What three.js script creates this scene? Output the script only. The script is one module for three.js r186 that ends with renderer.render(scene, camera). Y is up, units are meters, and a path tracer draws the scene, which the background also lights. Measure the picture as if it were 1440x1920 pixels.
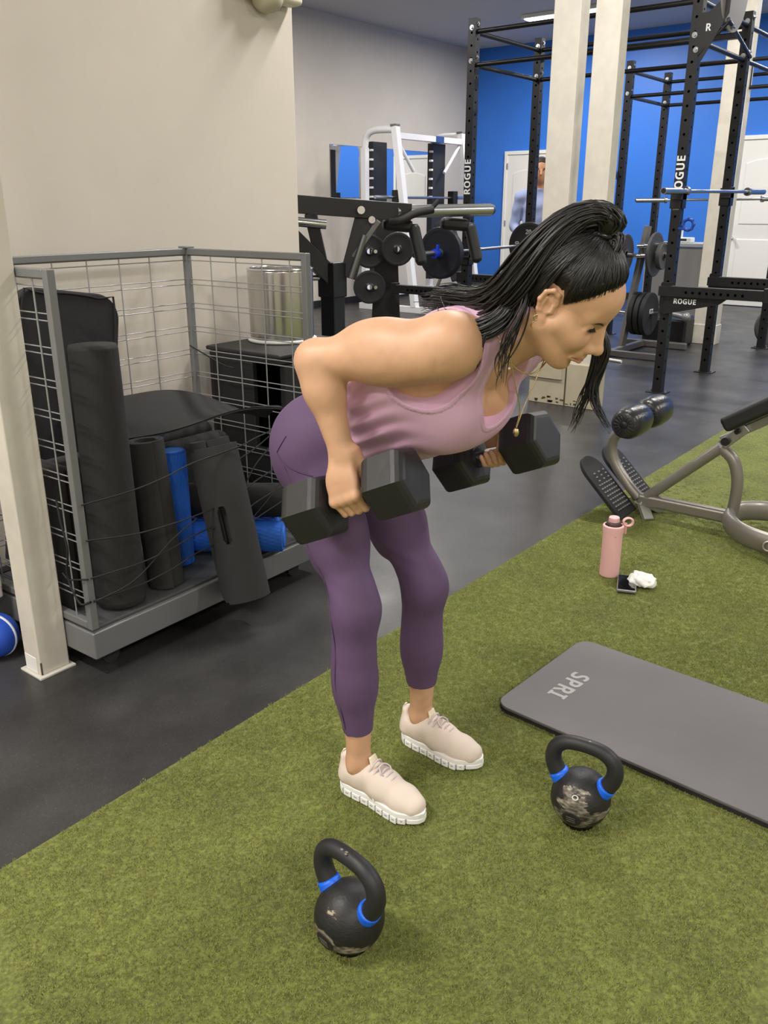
import * as THREE from 'three';
import { RoundedBoxGeometry } from 'three/addons/geometries/RoundedBoxGeometry.js';
import { mergeGeometries } from 'three/addons/utils/BufferGeometryUtils.js';
import { RectAreaLightUniformsLib } from 'three/addons/lights/RectAreaLightUniformsLib.js';
import { FontLoader } from 'three/addons/loaders/FontLoader.js';
import { TextGeometry } from 'three/addons/geometries/TextGeometry.js';

// ------------------------------------------------------------------ camera, light, exposure
const scene = new THREE.Scene();
const renderer = new THREE.WebGLRenderer({ antialias: true });
renderer.toneMapping = THREE.LinearToneMapping;
renderer.toneMappingExposure = 1.0;
renderer.shadowMap.enabled = true;
RectAreaLightUniformsLib.init();
const camera = new THREE.PerspectiveCamera(61.93, 0.75, 0.05, 60);   // x runs along the blue wall, -z into the depth of the hall
camera.rotation.order = 'YXZ';
camera.position.set(0, 1.5, 0);
camera.rotation.set(-0.3444, 0.6632, 0);
scene.background = new THREE.Color(0x000000);
const LAMP = 146, LAMP_COLOR = 0xfffbf6;           // ceiling tubes: radiance and tint
const CEIL = 4.12;
// [x, z] of the 1.2 m ceiling fixtures
const LAMPS = [];
for (const z of [3.5, 0.55, -4.5, -8.5, -12.52]) for (const x of [-6.5, -2.3, 2.9]) if (!(z > -3.2 && x < -3)) LAMPS.push([x, z]);

// ------------------------------------------------------------------ helpers
const rnd = (() => { let s = 1234567; return () => { s = (s * 1664525 + 1013904223) >>> 0; return s / 4294967296; }; })();
const RR = (a, b) => a + (b - a) * rnd();
const v3 = (x, y, z) => new THREE.Vector3(x, y, z);
const A3 = (a) => (a.isVector3 ? a : new THREE.Vector3(a[0], a[1], a[2]));
const PI = Math.PI, clamp = (x, a, b) => Math.min(b, Math.max(a, x)), lerp = (a, b, t) => a + (b - a) * t;
const sstep = (a, b, x) => { const t = clamp((x - a) / (b - a), 0, 1); return t * t * (3 - 2 * t); };
function hash2(x, y, s) { let h = Math.imul(x, 374761393) ^ Math.imul(y, 668265263) ^ Math.imul(s, 2147483647); h = Math.imul(h ^ (h >>> 13), 1274126177); h ^= h >>> 16; return (h >>> 0) / 4294967296; }
function vn(x, y, per, s) {                         // tiling value noise
  const xi = Math.floor(x), yi = Math.floor(y), fx = x - xi, fy = y - yi, u = fx * fx * (3 - 2 * fx), v = fy * fy * (3 - 2 * fy), w = (a) => ((a % per) + per) % per;
  return lerp(lerp(hash2(w(xi), w(yi), s), hash2(w(xi + 1), w(yi), s), u), lerp(hash2(w(xi), w(yi + 1), s), hash2(w(xi + 1), w(yi + 1), s), u), v);
}
function fbm(u, v, base, oct, s) { let a = 0, w = 0, amp = 1, p = base; for (let i = 0; i < oct; i++) { a += amp * vn(u * p, v * p, p, s + i * 17); w += amp; amp *= 0.55; p *= 2; } return a / w; }
function tex(size, fn, srgb = true, rep = null) {
  const d = new Uint8Array(size * size * 4);
  for (let j = 0; j < size; j++) for (let i = 0; i < size; i++) { const c = fn(i / size, j / size), k = (j * size + i) * 4; for (let q = 0; q < 3; q++) d[k + q] = clamp(Array.isArray(c) ? c[q] : c, 0, 255); d[k + 3] = 255; }
  const t = new THREE.DataTexture(d, size, size); t.wrapS = t.wrapT = THREE.RepeatWrapping; t.magFilter = THREE.LinearFilter; t.minFilter = THREE.LinearMipmapLinearFilter; t.generateMipmaps = true;
  if (srgb) t.colorSpace = THREE.SRGBColorSpace;
  if (rep) t.repeat.set(rep[0], rep[1]);
  t.needsUpdate = true; return t;
}
const std = (color, roughness = 0.5, metalness = 0, o = {}) => new THREE.MeshStandardMaterial({ color, roughness, metalness, ...o });
const phys = (color, roughness, metalness, o) => new THREE.MeshPhysicalMaterial({ color, roughness, metalness, ...o });

function prep(g) {                                  // same attributes on every geometry so that pieces can be joined
  if (g.index) g = g.toNonIndexed();
  for (const k of Object.keys(g.attributes)) if (!['position', 'normal', 'uv', 'color'].includes(k)) g.deleteAttribute(k);
  if (!g.attributes.normal) g.computeVertexNormals();
  if (!g.attributes.uv) g.setAttribute('uv', new THREE.BufferAttribute(new Float32Array(g.attributes.position.count * 2), 2));
  g.morphAttributes = {};
  return g;
}
const join = (gs) => { const a = (Array.isArray(gs) ? gs.flat(3) : [gs]).map(prep); return a.length === 1 ? a[0] : mergeGeometries(a, false); };
function metricUV(g, s = 1) {                       // uv in metres, by the main direction of each face
  const p = g.attributes.position, n = g.attributes.normal, uv = new Float32Array(p.count * 2);
  for (let i = 0; i < p.count; i++) {
    const ax = Math.abs(n.getX(i)), ay = Math.abs(n.getY(i)), az = Math.abs(n.getZ(i)); let a, b;
    if (ay >= ax && ay >= az) { a = p.getX(i); b = p.getZ(i); } else if (ax >= az) { a = p.getZ(i); b = p.getY(i); } else { a = p.getX(i); b = p.getY(i); }
    uv[i * 2] = a / s; uv[i * 2 + 1] = b / s;
  }
  g.setAttribute('uv', new THREE.BufferAttribute(uv, 2)); return g;
}
const used = {};
function numbered(n) { used[n] = (used[n] ?? -1) + 1; return used[n] ? n + '_' + String(used[n]).padStart(3, '0') : n; }
function obj(name, gs, m, parent) { const o = new THREE.Mesh(join(gs), m); o.name = parent ? name : numbered(name); (parent || scene).add(o); return o; }
function tag(o, label, category, group) { o.userData = { ...o.userData, label, category }; if (group) o.userData.group = group; return o; }
function thing(name, label, category, p = [0, 0, 0], turn = 0, group) { const o = new THREE.Group(); o.name = numbered(name); o.position.set(...p); o.rotation.y = turn; scene.add(o); return tag(o, label, category, group); }
function struct(name, gs, m, label) { const o = obj(name, gs, m); o.userData.kind = 'structure'; if (label) o.userData.label = label; return o; }
function part(o, label) { o.userData.label = label; return o; }
function dup(root, p, turn, label) { const r = root.clone(); r.name = numbered(root.name.replace(/_\d{3}$/, '')); r.position.set(...p); r.rotation.y = turn; r.userData = { ...root.userData }; if (label) r.userData.label = label; scene.add(r); return r; }

// geometry makers
const bx = (w, h, d, x = 0, y = 0, z = 0, r = 0.004, seg = 1) => { const g = r > 0 ? new RoundedBoxGeometry(w, h, d, seg, Math.min(r, w / 2.01, h / 2.01, d / 2.01)) : new THREE.BoxGeometry(w, h, d); g.translate(x, y, z); return g; };
const span = (x0, x1, y0, y1, z0, z1, r = 0.004) => bx(Math.abs(x1 - x0), Math.abs(y1 - y0), Math.abs(z1 - z0), (x0 + x1) / 2, (y0 + y1) / 2, (z0 + z1) / 2, r);
function along(g, a, b, upHint = v3(0, 1, 0)) {     // a geometry built along +y (centred) is laid from a to b, its x kept level with upHint
  a = A3(a); b = A3(b); const y = b.clone().sub(a).normalize(); let x = new THREE.Vector3().crossVectors(y, A3(upHint)); if (x.length() < 1e-4) x = new THREE.Vector3().crossVectors(y, v3(1, 0, 0)); x.normalize();
  const z = new THREE.Vector3().crossVectors(x, y), m = new THREE.Matrix4().makeBasis(x, y, z); m.setPosition(a.clone().add(b).multiplyScalar(0.5)); g.applyMatrix4(m); return g;
}
const rod = (a, b, r, r2 = r, n = 14) => along(new THREE.CylinderGeometry(r2, r, A3(a).distanceTo(A3(b)), n), a, b);
const beam = (a, b, w, d, up, r = 0.004) => along(bx(w, A3(a).distanceTo(A3(b)), d, 0, 0, 0, r), a, b, up);
const tube = (pts, r, seg = 40, rad = 10, closed = false, tension = 0.5) => new THREE.TubeGeometry(new THREE.CatmullRomCurve3(pts.map(A3), closed, 'catmullrom', tension), seg, r, rad, closed);
const lathe = (pr, n = 32) => new THREE.LatheGeometry(pr.map(([r, y]) => new THREE.Vector2(r, y)), n);
const ball = (r, x, y, z, sx = 1, sy = 1, sz = 1, n = 20) => { const g = new THREE.SphereGeometry(r, n, Math.round(n * 0.7)); g.scale(sx, sy, sz); g.translate(x, y, z); return g; };
const move = (g, x, y, z) => g.translate(x, y, z);
const rot = (g, x, y, z) => { if (x) g.rotateX(x); if (y) g.rotateY(y); if (z) g.rotateZ(z); return g; };
function taper(pts, radii, n = 60, rad = 8, flat = 1) {   // a swept tube whose radius changes along the way
  const c = new THREE.CatmullRomCurve3(pts.map(A3)), fr = c.computeFrenetFrames(n, false), pos = [], idx = [];
  for (let i = 0; i <= n; i++) { const t = i / n, p = c.getPointAt(t), q = t * (radii.length - 1), k = Math.min(Math.floor(q), radii.length - 2), r = lerp(radii[k], radii[k + 1], q - k);
    for (let j = 0; j < rad; j++) { const a = j / rad * 2 * PI; pos.push(...p.clone().addScaledVector(fr.normals[i], Math.cos(a) * r).addScaledVector(fr.binormals[i], Math.sin(a) * r * flat).toArray()); } }
  for (let i = 0; i < n; i++) for (let j = 0; j < rad; j++) { const a = i * rad + j, b = i * rad + (j + 1) % rad; idx.push(a, b, a + rad, b, b + rad, a + rad); }
  const top = pos.length / 3; pos.push(...c.getPointAt(0).toArray(), ...c.getPointAt(1).toArray());
  for (let j = 0; j < rad; j++) { idx.push(top, (j + 1) % rad, j); idx.push(top + 1, n * rad + j, n * rad + (j + 1) % rad); }
  const g = new THREE.BufferGeometry(); g.setAttribute('position', new THREE.Float32BufferAttribute(pos, 3)); g.setIndex(idx); g.computeVertexNormals(); return g;
}
const loader = new FontLoader();
const fontBold = await loader.loadAsync('fonts/droid/droid_sans_bold.typeface.json');
function text(str, size, depth = 0.001) { const g = new TextGeometry(str, { font: fontBold, size, depth, curveSegments: 4 }); g.computeBoundingBox(); const b = g.boundingBox; g.translate(-(b.min.x + b.max.x) / 2, -(b.min.y + b.max.y) / 2, 0); return g; }

// shared materials
const grainBump = tex(256, (u, v) => 255 * fbm(u, v, 64, 2, 5), false);
const mBlack = std(0x131315, 0.42, 0, { bumpMap: grainBump, bumpScale: 0.0003 });
const mRubber = std(0x1b1b1c, 0.75, 0, { bumpMap: grainBump, bumpScale: 0.0006 });
const mSteel = std(0xb9bbc0, 0.28, 1);
const mChrome = std(0xd8dade, 0.14, 1);
const mGreyFrame = std(0x72706f, 0.42, 0.45);
const mWhiteFrame = std(0xe6e6e8, 0.35);
const mHole = std(0x050505, 0.9);
const mLetter = std(0xe9e9ea, 0.5);
const mBlue = std(0x1f5fd0, 0.45);
// ------------------------------------------------------------------ the hall
const FX = -1.736;                                     // edge between rubber floor and turf
const rubberTex = tex(512, (u, v) => { const a = fbm(u, v, 8, 5, 3), b = hash2(u * 512 | 0, v * 512 | 0, 9), c = fbm(u, v, 3, 3, 41); let g = 50 + (a - 0.5) * 26 + (b - 0.5) * 12 + (c - 0.5) * 18; if (b > 0.996) g += 30; return [g + 1, g, g]; });
const rubberRough = tex(256, (u, v) => 130 + 70 * fbm(u, v, 6, 5, 77), false);
const mFloor = std(0xffffff, 0.6, 0, { map: rubberTex, roughnessMap: rubberRough, bumpMap: grainBump, bumpScale: 0.0004 });
struct('floor', metricUV(join(span(-9.45, FX, -0.12, 0, -14.6, 5.1, 0)), 1.3), mFloor, 'charcoal rubber gym flooring');
const turfTex = tex(1024, (u, v) => { const a = fbm(u, v, 128, 3, 11), b = fbm(u, v, 6, 4, 23), h = hash2(u * 1024 | 0, v * 1024 | 0, 31); const k = 0.62 + 0.55 * a + 0.22 * (b - 0.5) + 0.22 * (h - 0.5), y = h > 0.97 ? 18 : 0; return [108 * k + y, 114 * k + y, 54 * k + y * 0.6]; });
const mTurf = std(0xffffff, 0.95, 0, { map: turfTex, bumpMap: tex(512, (u, v) => 255 * fbm(u, v, 128, 2, 51), false), bumpScale: 0.003 });
const turf = struct('floor_turf', metricUV(join(span(FX, 6.1, -0.12, 0, -14.6, 5.1, 0)), 0.9), mTurf, 'green artificial turf lane');
{ // pile near the camera: tufts of short blades
  const bl = [], N = 26;
  for (let k = 0; k < N; k++) { const a = RR(0, 2 * PI), r = 0.015 * Math.sqrt(rnd()), x = r * Math.cos(a), z = r * Math.sin(a), t = RR(0, 2 * PI), h = RR(0.0045, 0.0075), w = 0.0009, lx = RR(-0.004, 0.004), lz = RR(-0.004, 0.004);
    const g = new THREE.BufferGeometry(); g.setAttribute('position', new THREE.Float32BufferAttribute([x - w * Math.cos(t), 0, z - w * Math.sin(t), x + w * Math.cos(t), 0, z + w * Math.sin(t), x + lx, h, z + lz], 3)); g.computeVertexNormals(); bl.push(g); }
  const place = []; const m4 = new THREE.Matrix4(), q = new THREE.Quaternion(), up = v3(0, 1, 0);
  for (let x = FX + 0.012; x < 0.75; x += 0.0195) for (let z = -0.55; z > -5.2; z -= 0.0195) { // only what the camera's view reaches
    const px = x + RR(-0.009, 0.009), pz = z + RR(-0.009, 0.009), a = Math.atan2(px, -pz) + 0.6632; if (Math.abs(a) > 0.52 || px < FX + 0.006 || rnd() < sstep(-3.2, -5.1, pz)) continue;
    if (px > -1.14 && px < -0.1 && pz < -2.09 && pz > -2.6) continue;
    place.push([px, pz]);
  }
  const im = new THREE.InstancedMesh(join(bl), std(0xffffff, 0.85, 0, { side: THREE.DoubleSide }), place.length); im.name = 'turf_pile';
  const c = new THREE.Color();
  place.forEach(([x, z], i) => { const s = RR(0.8, 1.25); m4.compose(v3(x, 0, z), q.setFromAxisAngle(up, RR(0, 6.28)), v3(s, RR(0.75, 1.1), s)); im.setMatrixAt(i, m4); const k = RR(0.9, 1.1), y = RR(-0.05, 0.06); c.setRGB((0.262 + y * 0.4) * k, 0.286 * k, 0.078 * k); im.setColorAt(i, c); });
  im.userData = { kind: 'stuff', label: 'short green pile of the artificial turf', category: 'turf' }; scene.add(im);
}
const plaster = tex(512, (u, v) => 128 + 60 * (fbm(u, v, 32, 4, 8) - 0.5), false);
const beigeTex = tex(256, (u, v) => { const k = 1 + 0.05 * (fbm(u, v, 4, 4, 15) - 0.5); return [208 * k, 200 * k, 189 * k]; });
const mWall = std(0xffffff, 0.85, 0, { map: beigeTex, bumpMap: plaster, bumpScale: 0.002 });
const blueTex = tex(256, (u, v) => { const k = 1 + 0.06 * (fbm(u, v, 4, 4, 19) - 0.5); return [50 * k, 120 * k, 220 * k]; });
const mBlueWall = std(0xffffff, 0.45, 0, { map: blueTex, bumpMap: plaster, bumpScale: 0.0015 });
const mCeil = std(0xc2c0c0, 0.9);
struct('wall_left', metricUV(join(span(-9.45, -9.29, 0, CEIL, -14.6, 5.1, 0)), 2), mWall, 'beige side wall behind the white machine');
struct('wall_back', metricUV(join(span(-9.29, 6.1, 0, CEIL, -14.6, -14.45, 0)), 2), mBlueWall, 'bright blue end wall');
struct('wall_right', metricUV(join(span(5.95, 6.1, 0, CEIL, -14.45, 4.95, 0)), 2), mWall);
struct('wall_front', metricUV(join(span(-9.29, 6.1, 0, CEIL, 4.95, 5.1, 0)), 2), mWall);
struct('wall_partition', metricUV(join(span(-3.42, -3.2, 0, CEIL, -3.384, 4.95, 0.006)), 2), mWall, 'plain beige partition behind the wire cart');
struct('ceiling', metricUV(join(span(-9.45, 6.1, CEIL, CEIL + 0.12, -14.6, 5.1, 0)), 2), mCeil);
const mBase = std(0x1c1c1e, 0.6);
struct('baseboard_left', [span(-9.29, -9.275, 0, 0.1, -14.43, -3.4, 0.003)], mBase);
struct('baseboard_back', [span(-9.27, -8.62, 0, 0.1, -14.45, -14.435, 0.003), span(-7.58, -4.52, 0, 0.1, -14.45, -14.435, 0.003), span(-3.42, 5.9, 0, 0.1, -14.45, -14.435, 0.003)], mBase);
struct('baseboard_partition', [span(-3.2, -3.188, 0, 0.1, -3.38, 4.9, 0.003)], mBase);
// doors: raised panels with an arched top
const mDoor = std(0xe9e8e4, 0.45), mDoorFrame = std(0xefeeea, 0.45);
function door(n, x0, x1, H, label, handleSide) {
  const o = struct('door_' + n, span(x0 + 0.06, x1 - 0.06, 0.012, H - 0.06, -14.45, -14.415, 0.004), mDoor, label), w = x1 - x0;
  obj('door_frame', [span(x0, x0 + 0.06, 0, H, -14.45, -14.395, 0.006), span(x1 - 0.06, x1, 0, H, -14.45, -14.395, 0.006), span(x0 + 0.06, x1 - 0.06, H - 0.06, H, -14.45, -14.395, 0.006)], mDoorFrame, o);
  const panel = (a, b, y0, y1, arch) => { const s = new THREE.Shape(); s.moveTo(a, y0); s.lineTo(b, y0); s.lineTo(b, y1); if (arch) s.quadraticCurveTo((a + b) / 2, y1 + arch * 2, a, y1); else s.lineTo(a, y1); s.closePath();
    const g = new THREE.ExtrudeGeometry(s, { depth: 0.004, bevelEnabled: true, bevelSize: 0.016, bevelThickness: 0.008, bevelSegments: 2, curveSegments: 16 }); g.translate(0, 0, -14.416); return obj('door_panel', g, mDoor, o); };
  panel(x0 + 0.2, x1 - 0.2, H * 0.5, H * 0.84, 0.06); panel(x0 + 0.2, x1 - 0.2, 0.2, H * 0.4, 0);
  const hx = handleSide > 0 ? x1 - 0.13 : x0 + 0.13;
  part(obj('door_handle', [rod([hx, 1.02, -14.42], [hx, 1.02, -14.36], 0.012), ball(0.03, hx, 1.02, -14.345)], mSteel, o), 'steel door knob');
  const kx = handleSide > 0 ? x0 + 0.06 : x1 - 0.06;
  for (const y of [0.25, 1.15, H - 0.3]) obj('hinge', span(kx - 0.012, kx + 0.012, y, y + 0.1, -14.42, -14.39, 0.003), mSteel, o);
}
door(1, -8.5, -7.55, 2.42, 'white panelled door in the blue wall behind the man', 1);
door(2, -4.46, -3.4, 2.5, 'white panelled door with an arched panel in the blue wall', -1);
// ceiling lights
const mGlow = std(0xffffff, 0.5, 0, { emissive: LAMP_COLOR, emissiveIntensity: 5 });
LAMPS.forEach(([x, z], i) => {
  const t = thing('ceiling_light', x < -6 && z < -12 ? 'long white ceiling light fitting before the blue wall by the twin column' : 'long white ceiling light fitting of the hall', 'light', [x, CEIL, z], 0, 'ceiling light fittings');
  obj('housing', [bx(1.28, 0.05, 0.3, 0, -0.026, 0, 0.006)], mWhiteFrame, t);
  obj('diffuser', [bx(1.2, 0.016, 0.22, 0, -0.058, 0, 0.006)], mGlow, t);
  const l = new THREE.RectAreaLight(LAMP_COLOR, LAMP, 1.2, 0.22); l.position.set(x, CEIL - 0.075, z); l.rotation.x = -PI / 2; scene.add(l);
});
// columns
const creamTex = tex(512, (u, v) => { const a = fbm(u, v, 6, 5, 61), s = fbm(u, v, 20, 3, 67); let k = 1 + 0.06 * (a - 0.5); k -= 0.06 * (s - 0.5); return [208 * k, 202 * k, 190 * k]; });
const mCream = std(0xffffff, 0.6, 0, { map: creamTex });
const mGrime = std(0x55504a, 0.9);
{ const o = struct('column', metricUV(join(span(-2.555, -2.462, 0.006, CEIL, -1.385, -1.275, 0.006)), 1), mCream, 'cream painted square post beside the wire cart');
  obj('base_plate', bx(0.125, 0.008, 0.135, -2.508, 0.004, -1.33, 0.002), std(0xc9c6bd, 0.6), o);
  obj('chipped_base', [span(-2.548, -2.48, 0.01, 0.07, -1.276, -1.2735, 0.001)], std(0xe8e6e2, 0.7), o);
  obj('chip', [span(-2.4625, -2.4605, 0.01, 0.055, -1.283, -1.277, 0)], mGrime, o); }
{ const o = struct('column', [metricUV(join(span(-3.293, -3.08, 0, CEIL, -6.31, -6.17, 0.008)), 1), metricUV(join(span(-2.972, -2.776, 0, CEIL, -6.3, -6.17, 0.008)), 1)], mCream, 'cream twin column standing before the black rig');
  const cl = obj('base_cladding', [metricUV(join(span(-3.305, -2.735, 0, 0.34, -6.32, -6.145, 0.006)), 1), span(-3.305, -3.02, 0.2, 0.34, -6.15, -6.135, 0.006)], std(0xe2dccb, 0.6, 0, { map: creamTex }), o);
  obj('clamp', [span(-3.09, -2.96, 3.25, 3.31, -6.28, -6.19, 0.004)], mCream, o);
  const ch = []; for (let i = 0; i < 16; i++) { const x = RR(-3.25, -2.8), w = RR(0.008, 0.035); ch.push(bx(w, RR(0.005, 0.018), 0.003, x, RR(0.015, 0.06), -6.1445, 0)); } ch.push(bx(0.3, 0.004, 0.003, -3.16, 0.205, -6.1345, 0), bx(0.012, 0.33, 0.003, -2.985, 0.17, -6.1445, 0));
  obj('chip', ch, std(0x4a4236, 0.9), cl).userData.kind = 'stuff'; }
{ const o = struct('column', metricUV(join(span(-3.35, -3.09, 0, CEIL, -10.25, -10.1, 0.008)), 1), mCream, 'cream column farther back inside the rig');
  obj('base_cladding', span(-3.36, -3.08, 0, 0.22, -10.26, -10.085, 0.006), mCream, o);
  obj('chip', [bx(0.02, 0.2, 0.003, -3.11, 0.3, -10.0985, 0), bx(0.012, 0.09, 0.003, -3.13, 0.16, -10.084, 0)], mGrime, o).userData.kind = 'stuff'; }
// mirror on the side wall
{ const t = thing('wall_mirror', 'frameless mirror on the beige wall reflecting the blue wall', 'mirror', [-9.29, 1.6, -11.85]);
  obj('glass', bx(0.008, 0.76, 2.6, 0.006, 0.4, 0, 0.002), std(0xf4f6f6, 0.02, 1), t); obj('backing', bx(0.003, 0.765, 2.605, 0.0015, 0.4, 0, 0), mBlack, t); }
// twin lamp unit high on the partition
{ const t = thing('emergency_light', 'cream wall unit high on the partition near its edge', 'wall light', [-3.2, 2.36, -3.2]);
  obj('housing', [bx(0.09, 0.16, 0.34, 0.046, 0.1, 0.0, 0.02, 2)], std(0xd9d2bd, 0.5), t);
  obj('lamp_head', [ball(0.07, 0.05, 0.03, 0.03, 1, 0.9, 1.1)], std(0xb9b29c, 0.5), t); }
// ------------------------------------------------------------------ black training rig
function boltGeo(p, n, r = 0.017) { const q = A3(p), d = A3(n); return [rod(q, q.clone().addScaledVector(d, 0.004), r * 1.25, r * 1.25, 14), rod(q, q.clone().addScaledVector(d, 0.014), r * 0.8, r * 0.7, 6)]; }
const RXL = -4.57, RXR = -2.6, RZ = [-7.13, -8.32, -10.18, -11.32], RH = 3.03, W3 = 0.076;
const XL = (z) => (z < -9 ? -4.42 : RXL);
const rig = thing('training_rig', 'tall black steel training rig of perforated uprights and pull-up bars', 'rig', [0, 0, 0]);
{
  const drilled = (w, hh, holes, r) => { const s = new THREE.Shape(); s.moveTo(-w / 2, 0); s.lineTo(w / 2, 0); s.lineTo(w / 2, hh); s.lineTo(-w / 2, hh); s.closePath(); for (const [x, y] of holes) { const p = new THREE.Path(); p.absarc(x, y, r, 0, 2 * PI, true); s.holes.push(p); } return new THREE.ExtrudeGeometry(s, { depth: 0.005, bevelEnabled: false, curveSegments: 5 }); };
  const row = []; for (let y = 0.12; y < RH - 0.1; y += 0.1) row.push(y); const faceZ = drilled(W3, RH, row.map((y) => [0, y]), 0.0105), faceX = drilled(W3, RH, row.map((y) => [0, y + 0.05]), 0.0105);
  const up = (x, z) => {
    const a = faceZ.clone(); a.translate(x, 0, z + W3 / 2 - 0.005); const b = faceX.clone(); b.scale(0.87, 1, 1); b.rotateY(PI / 2); b.translate(x + W3 / 2 - 0.005, 0, z);
    const u = obj('upright', [a, b, bx(W3, RH, 0.005, x, RH / 2, z - W3 / 2 + 0.0025, 0), bx(0.005, RH, W3 - 0.01, x - W3 / 2 + 0.0025, RH / 2, z, 0), bx(W3, 0.004, W3, x, RH + 0.002, z, 0)], mBlack, rig);
    obj('foot_plate', [bx(0.17, 0.008, 0.13, x, 0.004, z, 0.002)], mBlack, u);
    for (const q of [-0.065, 0.065]) obj('foot_bolt', boltGeo([x + q, 0.008, z], [0, 1, 0], 0.012), mSteel, u);
    for (const y of [2.96, 2.7]) { obj('bolt', boltGeo([x, y, z + W3 / 2], [0, 0, 1]), mSteel, u); obj('bolt', boltGeo([x + W3 / 2, y + 0.03, z], [1, 0, 0], 0.013), mSteel, u); }
  };
  for (const z of RZ) { up(XL(z), z); up(RXR, z); }
  const h = W3 / 2;
  for (const z of RZ) for (const y of [2.93, 2.67]) obj('pull_up_bar', rod([XL(z) + h, y, z], [RXR - h, y, z], 0.02, 0.02, 10), mBlack, rig);
  for (const [a, b] of [[0, 1], [2, 3]]) for (const x of [XL(RZ[a]), RXR]) for (const y of [2.93, 2.67]) obj('side_bar', rod([x, y, RZ[a] - h], [x, y, RZ[b] + h], 0.02, 0.02, 10), mBlack, rig);
  for (const y of [2.93, 2.67]) obj('side_bar', rod([RXR, y, RZ[1] - h], [RXR, y, RZ[2] + h], 0.02, 0.02, 10), mBlack, rig);
  obj('cross_beam', beam([RXL + h, 2.88, RZ[1] - 0.09], [RXR - h, 2.88, RZ[1] - 0.09], 0.07, 0.05), mBlack, rig);
  for (const [x, z] of [[-3.75, RZ[1]], [-3.1, RZ[2]], [-2.0, RZ[2]]]) obj('bar_link', bx(0.035, 0.26, 0.03, x, 2.8, z, 0.003), mBlack, rig);
  for (const y of [2.93, 2.8, 2.67]) obj('pull_up_bar', rod([RXR + h, y, RZ[2]], [-0.9, y, RZ[2]], 0.02, 0.02, 10), mBlack, rig);
  // spotter arms with gussets
  const arm = (x, z, dir, y, words) => {
    const x1 = x + dir * 0.8, hol = [...Array(9).keys()].map((k) => [0.18 + k * 0.055, 0.036]), fp = (() => { const s = new THREE.Shape(); s.moveTo(-0.045, 0); s.lineTo(0.8, 0); s.lineTo(0.8, 0.075); s.lineTo(-0.045, 0.075); s.closePath(); for (const [hx, hy] of hol) { const p = new THREE.Path(); p.absarc(hx, hy, 0.0115, 0, 2 * PI, true); s.holes.push(p); } const g = new THREE.ExtrudeGeometry(s, { depth: 0.006, bevelEnabled: false, curveSegments: 6 }); if (dir < 0) { g.rotateY(PI); g.translate(0, 0, 0.006); } g.translate(x, y - 0.075, z + h + 0.064); return g; })(), a = obj('spotter_arm', [fp, span(x - dir * 0.045, x1, y - 0.006, y, z + h, z + h + 0.064, 0), span(x - dir * 0.045, x1, y - 0.075, y - 0.069, z + h, z + h + 0.064, 0), span(x - dir * 0.045, x1, y - 0.069, y - 0.006, z + h, z + h + 0.006, 0), span(x1 - 0.03, x1 + 0.03, y - 0.085, y + 0.025, z + h - 0.004, z + h + 0.074, 0.006), span(x - 0.046, x + 0.046, y - 0.22, y + 0.03, z + h, z + h + 0.014, 0.003), span(x - 0.05, x - 0.04, y - 0.16, y + 0.02, z - h, z + h + 0.014, 0.002)], mBlack, rig);
    const s = new THREE.Shape(); s.moveTo(0, 0); s.lineTo(dir * 0.5, 0); s.lineTo(dir * 0.44, -0.045); s.lineTo(0, -0.15); s.closePath(); const g = new THREE.ExtrudeGeometry(s, { depth: 0.012, bevelEnabled: false }); g.translate(x, y - 0.075, z + h + 0.028); obj('gusset', g, mBlack, a);
    obj('liner', span(x + dir * 0.05, x1 - dir * 0.03, y, y + 0.006, z + h + 0.006, z + h + 0.064, 0.002), std(0x3a3a3d, 0.45), a);
    if (words) { const t = text('ROGUE', 0.04); t.translate(x + dir * 0.17, y - 0.112, z + h + 0.0405); obj('lettering', t, mLetter, a); }
  };
  arm(RXR, RZ[0], 1, 0.885, true); arm(RXR, RZ[1], 1, 0.885, false); arm(RXL, RZ[0], -1, 0.75, true); arm(RXL, RZ[1], -1, 0.79, false);
  // bar holders
  const cup = (x, z, y, side) => obj('bar_holder', [span(x - 0.05, x + 0.05, y - 0.1, y + 0.05, z + h, z + h + 0.012, 0.003), span(x + h, x + h + 0.012, y - 0.1, y + 0.06, z - 0.04, z + 0.05, 0.003), span(x - 0.03, x + 0.05, y - 0.035, y - 0.02, z - 0.04, z + h + 0.03, 0.003), span(x + 0.035, x + 0.05, y - 0.03, y + 0.05, z - 0.04, z + h + 0.02, 0.003)], mBlack, rig);
  // lettering up the uprights
  const word = (x, z, y, s) => { const t = text('ROGUE', s); t.rotateZ(PI / 2); t.translate(x, y, z + h + 0.001); obj('lettering', t, mLetter, rig); };
  word(RXL, RZ[0], 1.75, 0.066); word(RXR, RZ[0], 1.72, 0.066);
  { const t = text('R', 0.05); t.translate(RXR + 0.1, 2.74, RZ[0] + h + 0.0075); obj('lettering', t, mLetter, rig); }
  obj('sticker', bx(0.05, 0.06, 0.001, RXR, 1.5, RZ[0] + h + 0.001, 0), std(0x8d8d90, 0.5), rig);
  // gusset and round throwing target
  const s = new THREE.Shape(); s.moveTo(0, -0.1); s.lineTo(0.03, -0.16); s.lineTo(0.2, 0.14); s.lineTo(0.2, 0.28); s.lineTo(0.05, 0.16); s.lineTo(0, 0.16); s.closePath(); const gg = new THREE.ExtrudeGeometry(s, { depth: 0.007, bevelEnabled: false }); gg.translate(RXR + h, 2.68, RZ[0] + h); obj('gusset', gg, mBlack, rig);
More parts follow.
